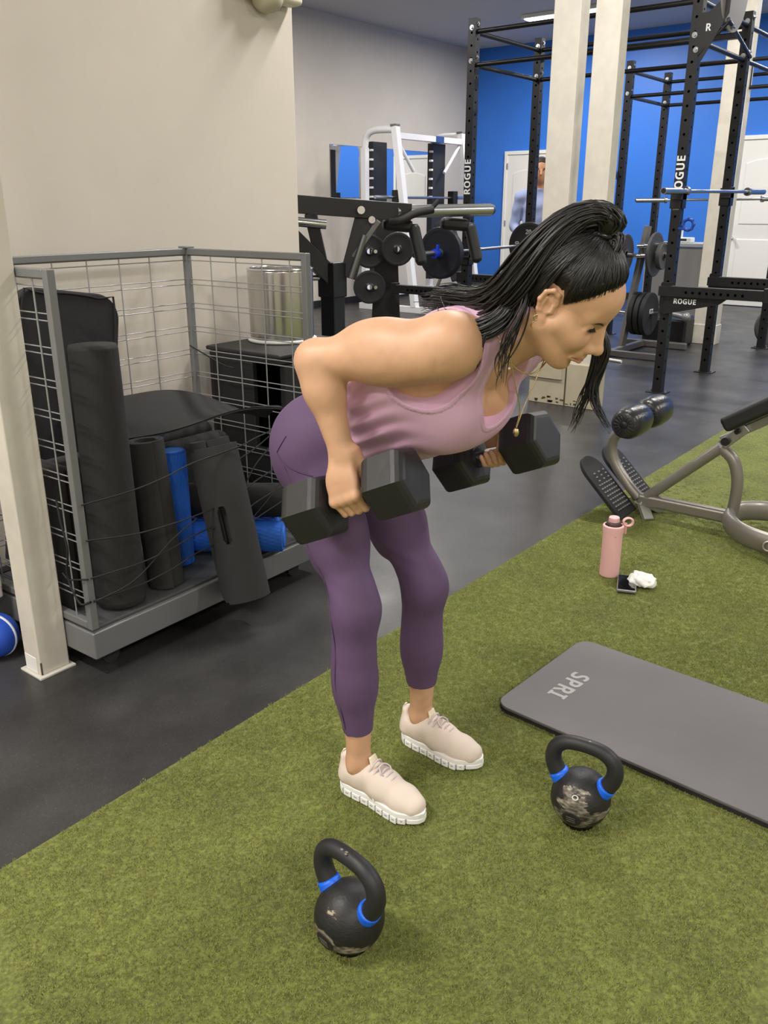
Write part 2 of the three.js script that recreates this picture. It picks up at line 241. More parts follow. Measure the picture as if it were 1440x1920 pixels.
  obj('target_strut', [rod([RXR + h, 2.56, RZ[0] + 0.04], [RXR + 0.23, 2.76, RZ[0] + 0.02], 0.012), rod([RXR + 0.23, 2.78, RZ[0] + 0.02], [RXR + 0.05, 2.69, RZ[1]], 0.014)], mBlack, rig);
  const disc = new THREE.CylinderGeometry(0.3, 0.3, 0.012, 40); disc.rotateZ(PI / 2); disc.translate(RXR + 0.2, 3.02, RZ[0] - 0.14); obj('target_disc', disc, std(0x9b9796, 0.5, 0.3), rig);
  obj('bolt', boltGeo([RXR + 0.21, 2.76, RZ[0] - 0.14], [1, 0, 0], 0.02), mSteel, rig); obj('bolt', boltGeo([RXR + 0.02, 2.6, RZ[0] + h], [0, 0, 1], 0.016), mSteel, rig);
  cup(RXR, RZ[0], 1.58); cup(RXR, RZ[1], 1.6); cup(RXL, RZ[0], 1.075); cup(RXL, RZ[1], 1.08);
}
// barbells: bar, collars, sleeves, built from a to b
function barbell(label, a, b, blueClamp) {
  a = A3(a); b = A3(b); const t = thing('barbell', label, 'barbell', a.toArray()), L = a.distanceTo(b), d = b.clone().sub(a).normalize(), P = (s) => d.clone().multiplyScalar(s);
  const sl = Math.min(0.44, L * 0.2);
  obj('shaft', rod(P(sl), P(L - sl), 0.0142, 0.0142, 12), mSteel, t);
  for (const e of [0, 1]) { const s0 = e ? L - sl : 0, s1 = e ? L : sl; const s = obj('sleeve', [rod(P(s0), P(s1), 0.025, 0.025, 16)], mSteel, t); obj('collar', rod(P(e ? s0 : s1 - 0.03), P(e ? s0 + 0.03 : s1), 0.036, 0.036, 18), mSteel, s); obj('end_cap', rod(P(e ? s1 - 0.001 : s0 + 0.001), P(e ? s1 + 0.002 : s0 - 0.002), 0.02, 0.02, 14), mBlack, s); }
  return t;
}
barbell('steel barbell racked at head height across the rig uprights', [-2.585, 1.607, -6.75], [-2.477, 1.625, -9.0]);
barbell('steel barbell loaded with dark plates in the rig', [-4.53, 1.10, -6.22], [-4.53, 1.12, -8.62]);
// round plates: a lathed disc, axis along +x, standing on its centre
function plateGeo(R, T) { const g = lathe([[0.026, -T / 2], [R * 0.3, -T / 2], [R * 0.34, -T / 2 + 0.004], [R * 0.8, -T / 2 + 0.004], [R * 0.84, -T / 2], [R * 0.98, -T / 2], [R, -T / 2 + 0.006], [R, T / 2 - 0.006], [R * 0.98, T / 2], [R * 0.84, T / 2], [R * 0.8, T / 2 - 0.004], [R * 0.34, T / 2 - 0.004], [R * 0.3, T / 2], [0.026, T / 2], [0.026, -T / 2]], 40); g.rotateZ(PI / 2); return g; }
const mIron = std(0x202022, 0.5, 0.2);
function plate(label, p, R, T, turn, m = mIron, group, words) {
  const t = thing('weight_plate', label, 'weight plate', p, turn, group); obj('disc', plateGeo(R, T), m, t);
  const hub = lathe([[0.026, -T / 2 - 0.003], [0.045, -T / 2 - 0.003], [0.045, T / 2 + 0.003], [0.026, T / 2 + 0.003], [0.026, -T / 2 - 0.003]], 24); hub.rotateZ(PI / 2); obj('hub', hub, std(0x3a3a3c, 0.4, 0.5), t);
  if (words) { const gs = []; for (let k = 0; k < 4; k++) { const g = text(words, R * 0.2); g.translate(0, R * 0.57, 0); g.rotateZ(k * PI / 2); g.rotateY(PI / 2); g.translate(T / 2 - 0.003, 0, 0); gs.push(g); } obj('lettering', gs, std(0xb9b9ba, 0.5), t); }
  return t;
}
plate('dark plate on the near end of the racked barbell', [-4.53, 1.1, -6.63], 0.225, 0.05, -PI / 2, std(0x14161f, 0.45), null);
plate('thin dark plate behind the first one on the racked barbell', [-4.53, 1.1, -6.69], 0.2, 0.03, -PI / 2, mIron);
plate('black plate with pale numerals on the far end of the racked barbell', [-4.53, 1.12, -8.24], 0.225, 0.045, -PI / 2, std(0x131315, 0.5), null, '20');
{ const t = thing('bar_clamp', 'blue plastic clamp on the sleeve beside the dark plate', 'clamp', [-4.53, 1.1, -6.55]); obj('ring', [rod([0, 0, -0.025], [0, 0, 0.025], 0.04, 0.04, 16)], std(0x1a3fd0, 0.4), t); obj('lever', bx(0.02, 0.05, 0.03, 0.02, 0.05, 0, 0.004), std(0x1a3fd0, 0.4), t); }
{ const t = thing('bar_clamp', 'blue plastic clamp hung on the upright with the lettering', 'clamp', [-2.53, 1.36, -7.1]); const g = new THREE.TorusGeometry(0.04, 0.012, 8, 20); g.translate(0.04, 0, 0); obj('ring', g, std(0x16409f, 0.4), t); const k = []; for (let i = 0; i < 8; i++) { const a = i * PI / 4; k.push(bx(0.018, 0.018, 0.026, 0.04 + Math.cos(a) * 0.045, Math.sin(a) * 0.045, 0, 0.004)); } obj('knob', k, std(0x16409f, 0.4), t); obj('lever', bx(0.06, 0.018, 0.02, -0.005, -0.03, 0, 0.004), std(0x16409f, 0.4), t); }
{ const t = thing('bar_clamp', 'blue clamp clipped on the upright beyond the twin column', 'clamp', [-4.5, 1.86, -10.12]); const g = new THREE.TorusGeometry(0.036, 0.014, 8, 18); obj('ring', g, std(0x15357f, 0.4), t); obj('lever', bx(0.03, 0.06, 0.03, 0.03, -0.04, 0, 0.004), std(0x15357f, 0.4), t); }
barbell('slim steel bar lying in the rear bay of the rig', [-4.2, 1.56, -10.13], [-2.75, 1.58, -11.2]);
// plate tree behind the rig
{ const t = thing('plate_tree', 'grey steel plate storage stand behind the rig upright', 'plate stand', [-3.6, 0, -9.1]);
  obj('base', [beam([-0.62, 0.04, 0.48], [0.42, 0.04, 0.48], 0.06, 0.06), beam([-0.3, 0.04, -0.4], [0.4, 0.04, -0.4], 0.06, 0.06), beam([-0.1, 0.04, 0.48], [-0.1, 0.04, -0.4], 0.06, 0.06)], mGreyFrame, t);
  obj('mast', [beam([-0.14, 0.04, 0.1], [-0.05, 1.3, -0.1], 0.06, 0.06)], mGreyFrame, t);
  for (const [y, s] of [[0.4, 1], [0.4, -1], [1.0, 1], [1.0, -1], [1.1, 1]]) obj('peg', rod([-0.1, y, 0], [-0.1 + s * 0.4, y + 0.03, 0.0], 0.025, 0.025, 12), mChrome, t); }
{ const P = [[-3.5, 0.41, 0.225, 0.05, 'FIT'], [-3.565, 0.41, 0.225, 0.05], [-3.63, 0.41, 0.225, 0.05], [-3.5, 1.02, 0.225, 0.03], [-3.42, 1.01, 0.14, 0.05], [-3.83, 1.02, 0.2, 0.04], [-3.9, 1.02, 0.17, 0.03]];
  const lab = ['outermost black bumper plate with white lettering on the low peg', 'second black bumper plate on the low peg of the stand', 'innermost black bumper plate on the low peg of the stand', 'large grey plate on the upper peg of the stand', 'small grey plate on the upper peg of the stand', 'brown-grey plate on the far upper peg of the stand', 'thin plate outermost on the far upper peg'];
  P.forEach(([x, y, R, T, w], i) => { const p = plate(lab[i], [x, y, -9.08], R, T, 0, i < 3 ? mRubber : std([0x4a4b4d, 0x565553, 0x3f3a38, 0x2a2a2b][i - 3] ?? 0x333333, 0.5, 0.3), 'plates on the storage stand'); if (w) { const g = text(w, 0.05); g.rotateY(PI / 2); g.translate(T / 2 + 0.0005, 0.03, 0); obj('lettering', g, mLetter, p); } }); }
plate('grey rimmed plate standing on the floor by the rig', [-2.55, 0.215, -10.42], 0.215, 0.05, -0.9, std(0x57565a, 0.5, 0.2));
// desk by the blue wall
{ const t = thing('desk', 'pale grey office desk against the blue wall', 'desk', [-4.35, 0, -12.3]);
  obj('desk_top', bx(0.9, 0.05, 0.5, 0, 1.0, 0, 0.008), std(0xaeb0b3, 0.5), t); obj('front_panel', bx(0.8, 0.9, 0.03, 0, 0.52, 0.2, 0.006), std(0x8d8b8a, 0.6), t); for (const s of [-1, 1]) obj('side_panel', bx(0.04, 0.97, 0.46, s * 0.42, 0.488, 0, 0.006), std(0xa2a3a6, 0.5), t);
  const d = thing('desk_scale', 'small white device on top of the grey desk', 'device', [-4.3, 1.025, -12.2]); obj('body', bx(0.22, 0.07, 0.16, 0, 0.035, 0, 0.015, 2), std(0xdfe2e2, 0.4), d); obj('display', bx(0.1, 0.03, 0.004, 0, 0.04, 0.081, 0.001), std(0x3c4448, 0.3), d); obj('post', rod([-0.06, 0.06, -0.03], [-0.06, 0.16, -0.03], 0.015), std(0xdfe2e2, 0.4), d); }
{ const t = thing('floor_machine', 'dark low machine with grey arms behind the rig gusset', 'gym machine', [-3.55, 0, -9.85]); obj('base', [bx(0.5, 0.3, 0.3, 0, 0.15, 0, 0.03, 2)], mBlack, t); obj('skid', beam([-0.3, 0.025, 0.17], [0.28, 0.025, 0.17], 0.05, 0.05), mGreyFrame, t); obj('arm', [tube([[-0.2, 0.3, 0.1], [0, 0.45, 0.12], [0.2, 0.62, 0.05]], 0.035, 16, 8)], mGreyFrame, t); obj('handle', [rod([0.05, 0.36, 0.12], [0.25, 0.34, 0.2], 0.03), ball(0.05, 0.26, 0.34, 0.2)], std(0x8b8b8d, 0.4, 0.4), t); }
{ const t = thing('marker_pen', 'red capped white marker lying on the rubber floor', 'marker', [-3.6, 0.014, -8.35], -0.25); obj('barrel', rod([0, 0, 0], [0.17, 0, 0.0], 0.014, 0.014, 10), std(0xeeeeee, 0.4), t); obj('cap', rod([-0.12, 0, 0], [0.0, 0, 0], 0.009, 0.015, 10), std(0xc8321e, 0.4), t); }
// ------------------------------------------------------------------ white guided-bar machine at the side wall
{ const t = thing('smith_machine', 'white framed guided barbell machine with dark uprights by the beige wall', 'gym machine', [0, 0, 0]);
  const zs = [-10.5, -12.2];
  for (const z of zs) {
    obj('foot', beam([-8.66, 0.045, z], [-6.95, 0.045, z], 0.09, 0.09), mWhiteFrame, t);
    obj('front_post', beam([-7.62, 0.08, z], [-8.0, 2.56, z], 0.1, 0.09), mWhiteFrame, t);
    obj('rear_post', beam([-8.56, 0.08, z], [-8.56, 2.3, z], 0.09, 0.09), mWhiteFrame, t);
    obj('top_arch', tube([[-8.56, 2.28, z], [-8.53, 2.44, z], [-8.42, 2.52, z], [-8.2, 2.53, z], [-7.99, 2.52, z]], 0.05, 24, 8), mWhiteFrame, t);
    obj('end_cap', bx(0.11, 0.03, 0.1, -8.005, 2.575, z, 0.006), std(0x6b6a66, 0.5), t);
    obj('brace', rod([-8.0, 2.38, z + Math.sign(-11.35 - z) * 0.05], [-8.0, 1.98, z + Math.sign(-11.35 - z) * 0.45], 0.025), mWhiteFrame, t);
  }
  obj('top_beam', beam([-8.0, 2.44, -10.5], [-8.0, 2.44, -12.2], 0.1, 0.08), mWhiteFrame, t);
  obj('badge', bx(0.102, 0.09, 0.22, -8.0, 2.44, -11.55, 0.002), std(0x2d4a86, 0.5), t);
  obj('lower_beam', beam([-8.5, 0.2, -10.5], [-8.5, 0.2, -12.2], 0.08, 0.08), mWhiteFrame, t);
  for (const [z, x] of [[-10.9, -8.64], [-11.75, -8.15]]) { obj('guide_post', bx(0.1, 2.0, 0.34, x, 1.4, z, 0.006), std(0x232326, 0.5), t); const y0 = 1.5; for (let y = y0; y < 2.4; y += 0.13) obj('hook', bx(0.05, 0.03, 0.05, x + 0.03, y, z + 0.185, 0.006), mWhiteFrame, t); }
  obj('bar', rod([-8.05, 1.62, -10.15], [-8.05, 1.62, -12.45], 0.016, 0.016), mSteel, t);
  for (const z of [-10.1, -12.2]) obj('bar_sleeve', rod([-8.05, 1.62, z], [-8.05, 1.62, z - 0.35], 0.025), mSteel, t);
  for (const z of [-10.62, -12.08]) obj('carriage', bx(0.12, 0.2, 0.12, -8.05, 1.62, z, 0.01), mBlack, t);
}
// dark bench pad and seat standing in the white machine
{ const t = thing('incline_bench', 'dark padded bench standing upright inside the white machine', 'bench', [-7.45, 0, -11.3], 0.2);
  obj('back_pad', beam([0.1, 0.45, 0], [-0.22, 1.3, 0], 0.3, 0.08, [0, 0, 1], 0.02), std(0x2a2c30, 0.55), t); obj('seat_pad', bx(0.42, 0.08, 0.3, 0.3, 0.42, 0, 0.02, 2), std(0x2a2c30, 0.55), t);
  obj('frame', [beam([-0.5, 0.04, 0], [0.55, 0.04, 0], 0.06, 0.06), beam([0.05, 0.05, 0], [0.1, 0.42, 0], 0.06, 0.06), beam([-0.4, 0.05, 0], [-0.08, 0.85, 0], 0.04, 0.04), beam([-0.5, 0.03, -0.25], [-0.5, 0.03, 0.25], 0.05, 0.05), beam([0.5, 0.03, -0.2], [0.5, 0.03, 0.2], 0.05, 0.05)], mGreyFrame, t); }
// ------------------------------------------------------------------ black lever machine beyond the partition
{ const t = thing('lever_machine', 'black lever machine with a long arm and steel sleeve beyond the partition', 'gym machine', [0, 0, 0]);
  const P0 = [-3.56, 1.512, -3.74], P1 = [-3.11, 1.462, -4.42], P2 = [-2.995, 1.478, -4.92], sideV = v3(0.62, 0, 0.78);
  obj('lever_arm', beam([-3.75, 1.53, -3.52], [-3.15, 1.463, -4.28], 0.075, 0.1), std(0x1b1b1e, 0.4), t);
  obj('arm_sleeve', [rod([-3.2, 1.468, -4.2], P2, 0.037, 0.037, 24)], mSteel, t); obj('sleeve_cap', rod([-2.996, 1.478, -4.915], [-2.991, 1.4785, -4.94], 0.035, 0.032, 24), std(0x55585e, 0.4, 0.6), t);
  const post = [-3.45, -3.92];
  obj('post', bx(0.11, 1.08, 0.1, post[0], 0.54, post[1], 0.008), std(0x14161c, 0.4), t);
  obj('post_brace', beam([post[0], 1.1, post[1]], [-3.68, 1.5, -3.58], 0.1, 0.1), std(0x17181c, 0.4), t);
  obj('post_head', [bx(0.13, 0.2, 0.12, post[0], 1.09, post[1], 0.008)], std(0x17181c, 0.4), t);
  obj('bracket', [beam([-3.38, 1.1, -3.98], [-3.31, 1.47, -4.06], 0.1, 0.02, sideV), beam([-3.47, 1.16, -3.86], [-3.5, 1.46, -3.8], 0.07, 0.05, sideV)], std(0x1d1d22, 0.45), t);
  obj('pivot_bolt', rod([-3.29, 1.478, -4.0], [-3.27, 1.478, -3.975], 0.022), mChrome, t); obj('pivot_bolt', rod([-3.26, 1.425, -4.06], [-3.24, 1.425, -4.035], 0.02), mChrome, t);
  obj('slider_tube', [rod([-3.62, 1.43, -3.6], [-3.42, 1.4, -3.84], 0.026), rod([-3.58, 1.22, -3.78], [-3.68, 1.22, -3.64], 0.02), rod([-3.5, 1.1, -3.88], [-3.6, 1.1, -3.75], 0.016)], mChrome, t);
  obj('strut', [beam([-3.44, 1.1, -3.97], [-3.24, 1.42, -4.1], 0.03, 0.05, sideV), rod([-3.36, 1.1, -3.98], [-3.3, 1.34, -4.04], 0.018)], std(0x85868b, 0.3, 0.8), t);
  obj('grip', [tube([[-3.2, 1.41, -4.16], [-3.13, 1.42, -4.16], [-3.08, 1.46, -4.24], [-3.03, 1.48, -4.34]], 0.022, 20, 10), rod([-3.03, 1.53, -4.4], [-3.06, 1.48, -4.36], 0.014)], mRubber, t);
  // padded shoulder rests below the arm
  for (const [dx, dz] of [[0, 0], [0.13, -0.42]]) { const a = [-3.31 + dx, 1.4, -4.22 + dz]; obj('shoulder_pad', [beam(a, [a[0] + 0.13, a[1] - 0.015, a[2] - 0.13], 0.09, 0.075, null ?? v3(0, 1, 0), 0.03), beam([a[0] + 0.13, a[1] - 0.0, a[2] - 0.13], [a[0] + 0.19, a[1] - 0.24, a[2] - 0.15], 0.07, 0.1, sideV, 0.03)], std(0x1b1b1d, 0.5), t); }
  obj('base_rail', [beam([-3.5, 0.05, -3.7], [-3.5, 0.05, -4.4], 0.09, 0.08), beam([-3.7, 0.04, -3.92], [-3.0, 0.04, -3.92], 0.09, 0.07)], std(0x1b1b1e, 0.4), t);
}
// plate storage tower with two dark plates
{ const t = thing('storage_tower', 'tapered black plate tower near the beige side wall', 'plate stand', [-5.75, 0, -7.1], 0.0);
  const s = new THREE.Shape(); s.moveTo(-0.16, 0); s.lineTo(0.16, 0); s.lineTo(0.1, 1.5); s.lineTo(-0.08, 1.5); s.closePath(); const g = new THREE.ExtrudeGeometry(s, { depth: 0.12, bevelEnabled: true, bevelSize: 0.006, bevelThickness: 0.006 }); g.rotateY(0.66); g.translate(0.1, 0, -0.16); obj('mast', g, std(0x18181a, 0.45), t);
  obj('foot', [bx(0.6, 0.05, 0.1, 0, 0.025, 0, 0.006), bx(0.1, 0.05, 0.6, 0, 0.025, 0, 0.006)], std(0x18181a, 0.45), t);
  for (const y of [1.07, 0.72]) obj('peg', rod([-0.02, y, -0.1], [0.19, y, 0.12], 0.018), mChrome, t); }
plate('upper dark plate hung on the black tower', [-5.64, 1.07, -6.98], 0.165, 0.04, -0.8, std(0x151517, 0.4), 'plates on the tower');
plate('lower dark plate hung on the black tower', [-5.64, 0.72, -6.98], 0.165, 0.04, -0.8, std(0x1d1d1f, 0.55), 'plates on the tower');
plate('dark plate hanging under the padded lever arm', [-5.3, 1.1, -7.0], 0.16, 0.05, -0.8, std(0x0f1014, 0.5));
// grey rail of a low platform behind the lever machine
{ const t = thing('platform_frame', 'low grey steel frame with bolts on the floor behind the lever post', 'platform', [0, 0, 0]);
  obj('rail', [beam([-5.9, 0.09, -6.35], [-5.05, 0.09, -6.35], 0.05, 0.1), beam([-5.9, 0.09, -6.35], [-5.9, 0.09, -5.6], 0.05, 0.1)], mGreyFrame, t); obj('deck', [span(-5.88, -4.8, 0.0, 0.05, -6.3, -5.5, 0.004)], std(0x2b2b2d, 0.7), t);
  for (const x of [-5.2, -5.1]) obj('bolt', boltGeo([x, 0.09, -6.324], [0, 0, 1], 0.016), mSteel, t); }
// seat of a cardio machine glimpsed between cart and lever machine
{ const t = thing('exercise_bike', 'dark seated exercise bike with pale legs between cart and lever machine', 'exercise bike', [-4.75, 0, -4.95], 0.6);
  obj('frame', [tube([[0.25, 0.03, 0.1], [0.1, 0.35, 0.02], [-0.05, 0.62, 0]], 0.03, 20, 8), tube([[-0.45, 0.04, 0], [-0.2, 0.3, 0], [0.1, 0.32, 0]], 0.035, 16, 8)], mWhiteFrame, t); obj('stabilizer', [beam([0.26, 0.03, -0.2], [0.26, 0.03, 0.25], 0.05, 0.05), beam([-0.46, 0.03, -0.2], [-0.46, 0.03, 0.2], 0.05, 0.05)], mGreyFrame, t); obj('seat', ball(0.16, -0.08, 0.64, 0, 1.1, 0.35, 0.9), mBlack, t); obj('backrest', ball(0.17, -0.26, 0.9, 0, 0.4, 1.5, 1), std(0x2a2b2d, 0.5), t); obj('wheel_cover', rod([0.02, 0.24, -0.05], [0.02, 0.24, 0.06], 0.17, 0.17, 24), mBlack, t); obj('pedal', [rod([0.02, 0.24, 0.06], [0.02, 0.24, 0.14], 0.015), bx(0.09, 0.02, 0.06, 0.02, 0.14, 0.14, 0.004)], mBlack, t); }
// ------------------------------------------------------------------ wire storage cart with mats and rollers
const mCart = std(0x7e7f81, 0.42, 0.35), mWire = std(0xa5a6a8, 0.32, 0.5);
const cart = thing('wire_cart', 'grey wire sided storage cart full of mats by the partition', 'storage cart', [-2.305, 0, -1.39], 0.02);
{ const L = 1.13, D = 0.71, y0 = 0.18, y1 = 1.33, q = 0.027;              // local: x from 0 (open front) to -D (back), z from 0 (near end) to -L
  obj('deck', [span(-D, 0, 0.07, y0 - 0.012, -L, 0, 0.006)], mCart, cart);
  part(obj('deck_liner', span(-D + 0.03, -0.015, y0 - 0.012, y0, -L + 0.015, -0.015, 0.003), std(0x4a4b4d, 0.6), cart), 'dark deck surface');
  for (const [x, z] of [[-0.07, -0.1], [-D + 0.07, -0.1], [-0.07, -L + 0.1], [-D + 0.07, -L + 0.1]]) { const c = obj('caster', rod([x - 0.012, 0.033, z], [x + 0.012, 0.033, z], 0.033, 0.033, 16), mRubber, cart); obj('fork', [bx(0.034, 0.02, 0.04, x, 0.06, z, 0.003)], mSteel, c); }
  const posts = [[-q / 2, -q / 2], [-D + q / 2, -q / 2], [-D + q / 2, -L + q / 2], [-q / 2, -L + q / 2]];
  for (const [x, z] of posts) obj('post', bx(q, y1 - y0, q, x, (y0 + y1) / 2, z, 0.003), mCart, cart);
  obj('post_cap', bx(0.045, 0.008, 0.05, -D + q / 2, y1 + 0.004, -L + q / 2, 0.002), mCart, cart);
  const panel = (ax, az, bx_, bz) => {
    const a = v3(ax, 0, az), b = v3(bx_, 0, bz), d = b.clone().sub(a), len = d.length(); d.normalize(); const P = (s, y) => a.clone().addScaledVector(d, s).setY(y);
    obj('top_rail', beam(P(q / 2, y1 - q / 2), P(len - q / 2, y1 - q / 2), q, q), mCart, cart); obj('bottom_rail', beam(P(q / 2, y0 + q / 2), P(len - q / 2, y0 + q / 2), q, q), mCart, cart);
    const n = v3(d.z, 0, -d.x), off = (p, k) => p.addScaledVector(n, k);
    for (let y = y0 + 0.1; y < y1 - 0.03; y += 0.1) for (const e of [0, 0.021]) obj('wire', rod(off(P(q / 2, y + e), 0.003), off(P(len - q / 2, y + e), 0.003), 0.0022, 0.0022, 6), mWire, cart);
    for (let s = 0.15; s < len - 0.06; s += 0.15) obj('wire', rod(off(P(s, y0 + q), -0.002), off(P(s, y1 - q), -0.002), 0.0026, 0.0026, 6), mWire, cart);
  };
  panel(-D + q / 2, -L + q / 2, -q / 2, -L + q / 2); panel(-D + q / 2, -q / 2, -D + q / 2, -L + q / 2); panel(-D + q / 2, -q / 2, -q / 2, -q / 2);
  // bungee cords over the open front
  const mCord = std(0x141414, 0.7), F = 0.012, cord = (pts, r = 0.0028) => obj('bungee_cord', tube(pts, r, 50, 6), mCord, cart);
  for (const [ya, yb, yc] of [[0.62, 0.66, 0.7], [0.5, 0.47, 0.55], [0.37, 0.4, 0.46], [0.29, 0.33, 0.4]]) cord([[F, ya, -0.01], [0.06, lerp(ya, yb, 0.4), -0.16], [0.062, lerp(ya, yb, 0.7), -0.3], [0.045, yb, -0.42], [0.05, yb + 0.01, -0.56], [0.06, lerp(yb, yc, 0.5), -0.66], [0.045, lerp(yb, yc, 0.7), -0.75], [0.02, yc, -0.95], [F, yc + 0.02, -L + 0.02]]);
  cord([[F, 0.285, -0.01], [0.06, 0.33, -0.14], [0.063, 0.42, -0.3], [0.05, 0.46, -0.43]]); cord([[0.05, 0.4, -0.5], [0.06, 0.47, -0.62], [0.05, 0.6, -0.75], [0.015, 0.76, -L + 0.02]]); cord([[0.05, 0.62, -0.62], [0.04, 0.66, -0.78], [0.012, 0.78, -L + 0.02]]); cord([[0.06, 0.38, -0.68], [0.04, 0.5, -0.9], [0.012, 0.7, -L + 0.02]], 0.002);
  cord([[-D + 0.02, 0.92, -L + 0.04], [-D + 0.1, 0.88, -L + 0.016], [-D + 0.16, 0.84, -L - 0.02], [-D + 0.22, 0.83, -L - 0.03]], 0.003);
  cord([[-0.1, 0.62, 0.005], [-0.08, 0.55, 0.012], [-0.06, 0.46, 0.014], [-0.08, 0.36, 0.014], [-0.03, 0.28, 0.014], [F, 0.29, 0.0]], 0.004); cord([[-0.12, 0.36, 0.006], [-0.08, 0.35, 0.012], [-0.04, 0.36, 0.014], [F, 0.37, 0.0]], 0.003);
}
// rolled mat: a real spiral of sheet, axis along +y
function spiralRoll(R, H, th, turns, flap = 0) {
  const s = new THREE.Shape(), N = 90, inn = [], r0 = R - th * turns, out = [];
  for (let i = 0; i <= N; i++) { const t = i / N, a = t * turns * 2 * PI, r = r0 + th * turns * t; out.push([Math.cos(a) * (r + 0.0), Math.sin(a) * r]); inn.push([Math.cos(a) * (r - th * 0.86), Math.sin(a) * (r - th * 0.86)]); }
  out.forEach(([x, y], i) => (i ? s.lineTo(x, y) : s.moveTo(x, y))); inn.reverse().forEach(([x, y]) => s.lineTo(x, y)); s.closePath();
  const g = new THREE.ExtrudeGeometry(s, { depth: H, bevelEnabled: false, curveSegments: 4 }); g.rotateX(-PI / 2); return g;
}
const foamBump = tex(256, (u, v) => 255 * fbm(u, v, 48, 3, 91), false);
const mFoam = (c) => std(c, 0.85, 0, { bumpMap: foamBump, bumpScale: 0.0012 });
function leaned(t, foot, head) { const d = A3(head).sub(A3(foot)).normalize(); t.position.set(...foot); t.quaternion.setFromUnitVectors(v3(0, 1, 0), d); return t; }
{ const t = thing('foam_roller', 'tall dark grey foam roll standing at the cart front corner', 'foam roller'); obj('body', lathe([[0, 0], [0.07, 0], [0.083, 0.008], [0.086, 0.03], [0.084, 0.3], [0.081, 0.6], [0.079, 0.885], [0.074, 0.9], [0.03, 0.902], [0, 0.9]], 40), mFoam(0x232222), t); obj('seam', bx(0.004, 0.86, 0.012, -0.07, 0.45, 0.046, 0.001), mFoam(0x262626), t); leaned(t, [-2.415, 0.182, -1.585], [-2.44, 1.08, -1.6]); }
{ const t = thing('rolled_mat', 'rolled charcoal mat beside the tall foam roll', 'rolled mat'); obj('sheet', spiralRoll(0.074, 0.54, 0.015, 1.85), mFoam(0x292929), t); leaned(t, [-2.42, 0.182, -1.79], [-2.47, 0.72, -1.79]); t.rotateY(0.6); }
{ const t = thing('rolled_mat', 'rolled charcoal mat with a carry slot leaning over the cart edge', 'rolled mat'); obj('sheet', spiralRoll(0.08, 0.6, 0.016, 1.85), mFoam(0x272728), t);
    const pos = [], NX = 56, NY = 70, slot = (a, y) => { const dx = (a - 0.72) * 0.095, dy = Math.max(0, Math.abs(y - 0.29) - 0.055); return Math.hypot(dx, dy) < 0.0145; }, round = (a, y) => { const ex = Math.max(0, 0.05 - (a + 0.15) * 0.095), ey = Math.max(0, Math.abs(y - 0.285) - 0.24); return Math.hypot(ex, ey) > 0.05; };   // outer end of the sheet with its carry slot cut out
  for (let i = 0; i < NX; i++) for (let j = 0; j < NY; j++) { const a0 = -0.15 + 2.3 * i / NX, a1 = -0.15 + 2.3 * (i + 1) / NX, y0 = -0.005 + 0.58 * j / NY, y1 = -0.005 + 0.58 * (j + 1) / NY, am = (a0 + a1) / 2, ym = (y0 + y1) / 2; if (slot(am, ym) || round(am, ym)) continue;
    for (const r of [0.097, 0.0815]) { const q = (a, y) => [Math.sin(a) * r, y, Math.cos(a) * r]; pos.push(...q(a0, y0), ...q(a1, y0), ...q(a1, y1), ...q(a0, y0), ...q(a1, y1), ...q(a0, y1)); } 
    for (const [ea, ey, P, Q] of [[am - 2.3 / NX, ym, [a0, y0], [a0, y1]], [am + 2.3 / NX, ym, [a1, y0], [a1, y1]], [am, ym - 0.58 / NY, [a0, y0], [a1, y0]], [am, ym + 0.58 / NY, [a0, y1], [a1, y1]]]) if (slot(ea, ey) || round(ea, ey) || ey < -0.005 || ey > 0.575 || ea < -0.15) { const w = (p, r) => [Math.sin(p[0]) * r, p[1], Math.cos(p[0]) * r]; pos.push(...w(P, 0.097), ...w(Q, 0.097), ...w(Q, 0.0815), ...w(P, 0.097), ...w(Q, 0.0815), ...w(P, 0.0815)); } }
  const fl = new THREE.BufferGeometry(); fl.setAttribute('position', new THREE.Float32BufferAttribute(pos, 3)); fl.computeVertexNormals();
  obj('outer_flap', [fl], std(0x2a2a2b, 0.85, 0, { side: THREE.DoubleSide }), t);
  leaned(t, [-2.215, 0.115, -1.985], [-2.375, 0.7, -2.0]); }
const hatch = tex(256, (u, v) => { const a = Math.sin(u * 2 * PI * 24), b = Math.sin(v * 2 * PI * 40); return 120 + 100 * a * b; }, false);
const mRoller = std(0x1f62cf, 0.6, 0, { bumpMap: hatch, bumpScale: 0.002 });
const rollGeo = (R, L) => lathe([[0, 0], [R * 0.9, 0], [R, 0.006], [R, L - 0.006], [R * 0.9, L], [0, L]], 36);
{ const t = thing('foam_roller', 'blue textured foam roller standing between the dark mats', 'foam roller', [-2.53, 0.182, -1.945]); obj('body', rollGeo(0.052, 0.455), mRoller, t); obj('end_disc', move(rollGeo(0.04, 0.002), 0, 0.455, 0), std(0x3f7fdc, 0.6), t); }
function lying(label, c, R, L, dir, m, group) { const t = thing('foam_roller', label, 'foam roller'); obj('body', rollGeo(R, L), m, t); obj('end_disc', move(rollGeo(R * 0.7, 0.002), 0, L, 0), std(0x2a6fd6, 0.6), t); const d = A3(dir).normalize(); t.position.copy(A3(c).addScaledVector(d, -L / 2)); t.quaternion.setFromUnitVectors(v3(0, 1, 0), d); return t; }
lying('lower blue foam roller lying at the cart end', [-2.46, 0.245, -2.15], 0.062, 0.42, [0.788, 0, -0.616], std(0x2a6fe0, 0.6, 0, { bumpMap: hatch, bumpScale: 0.002 }));
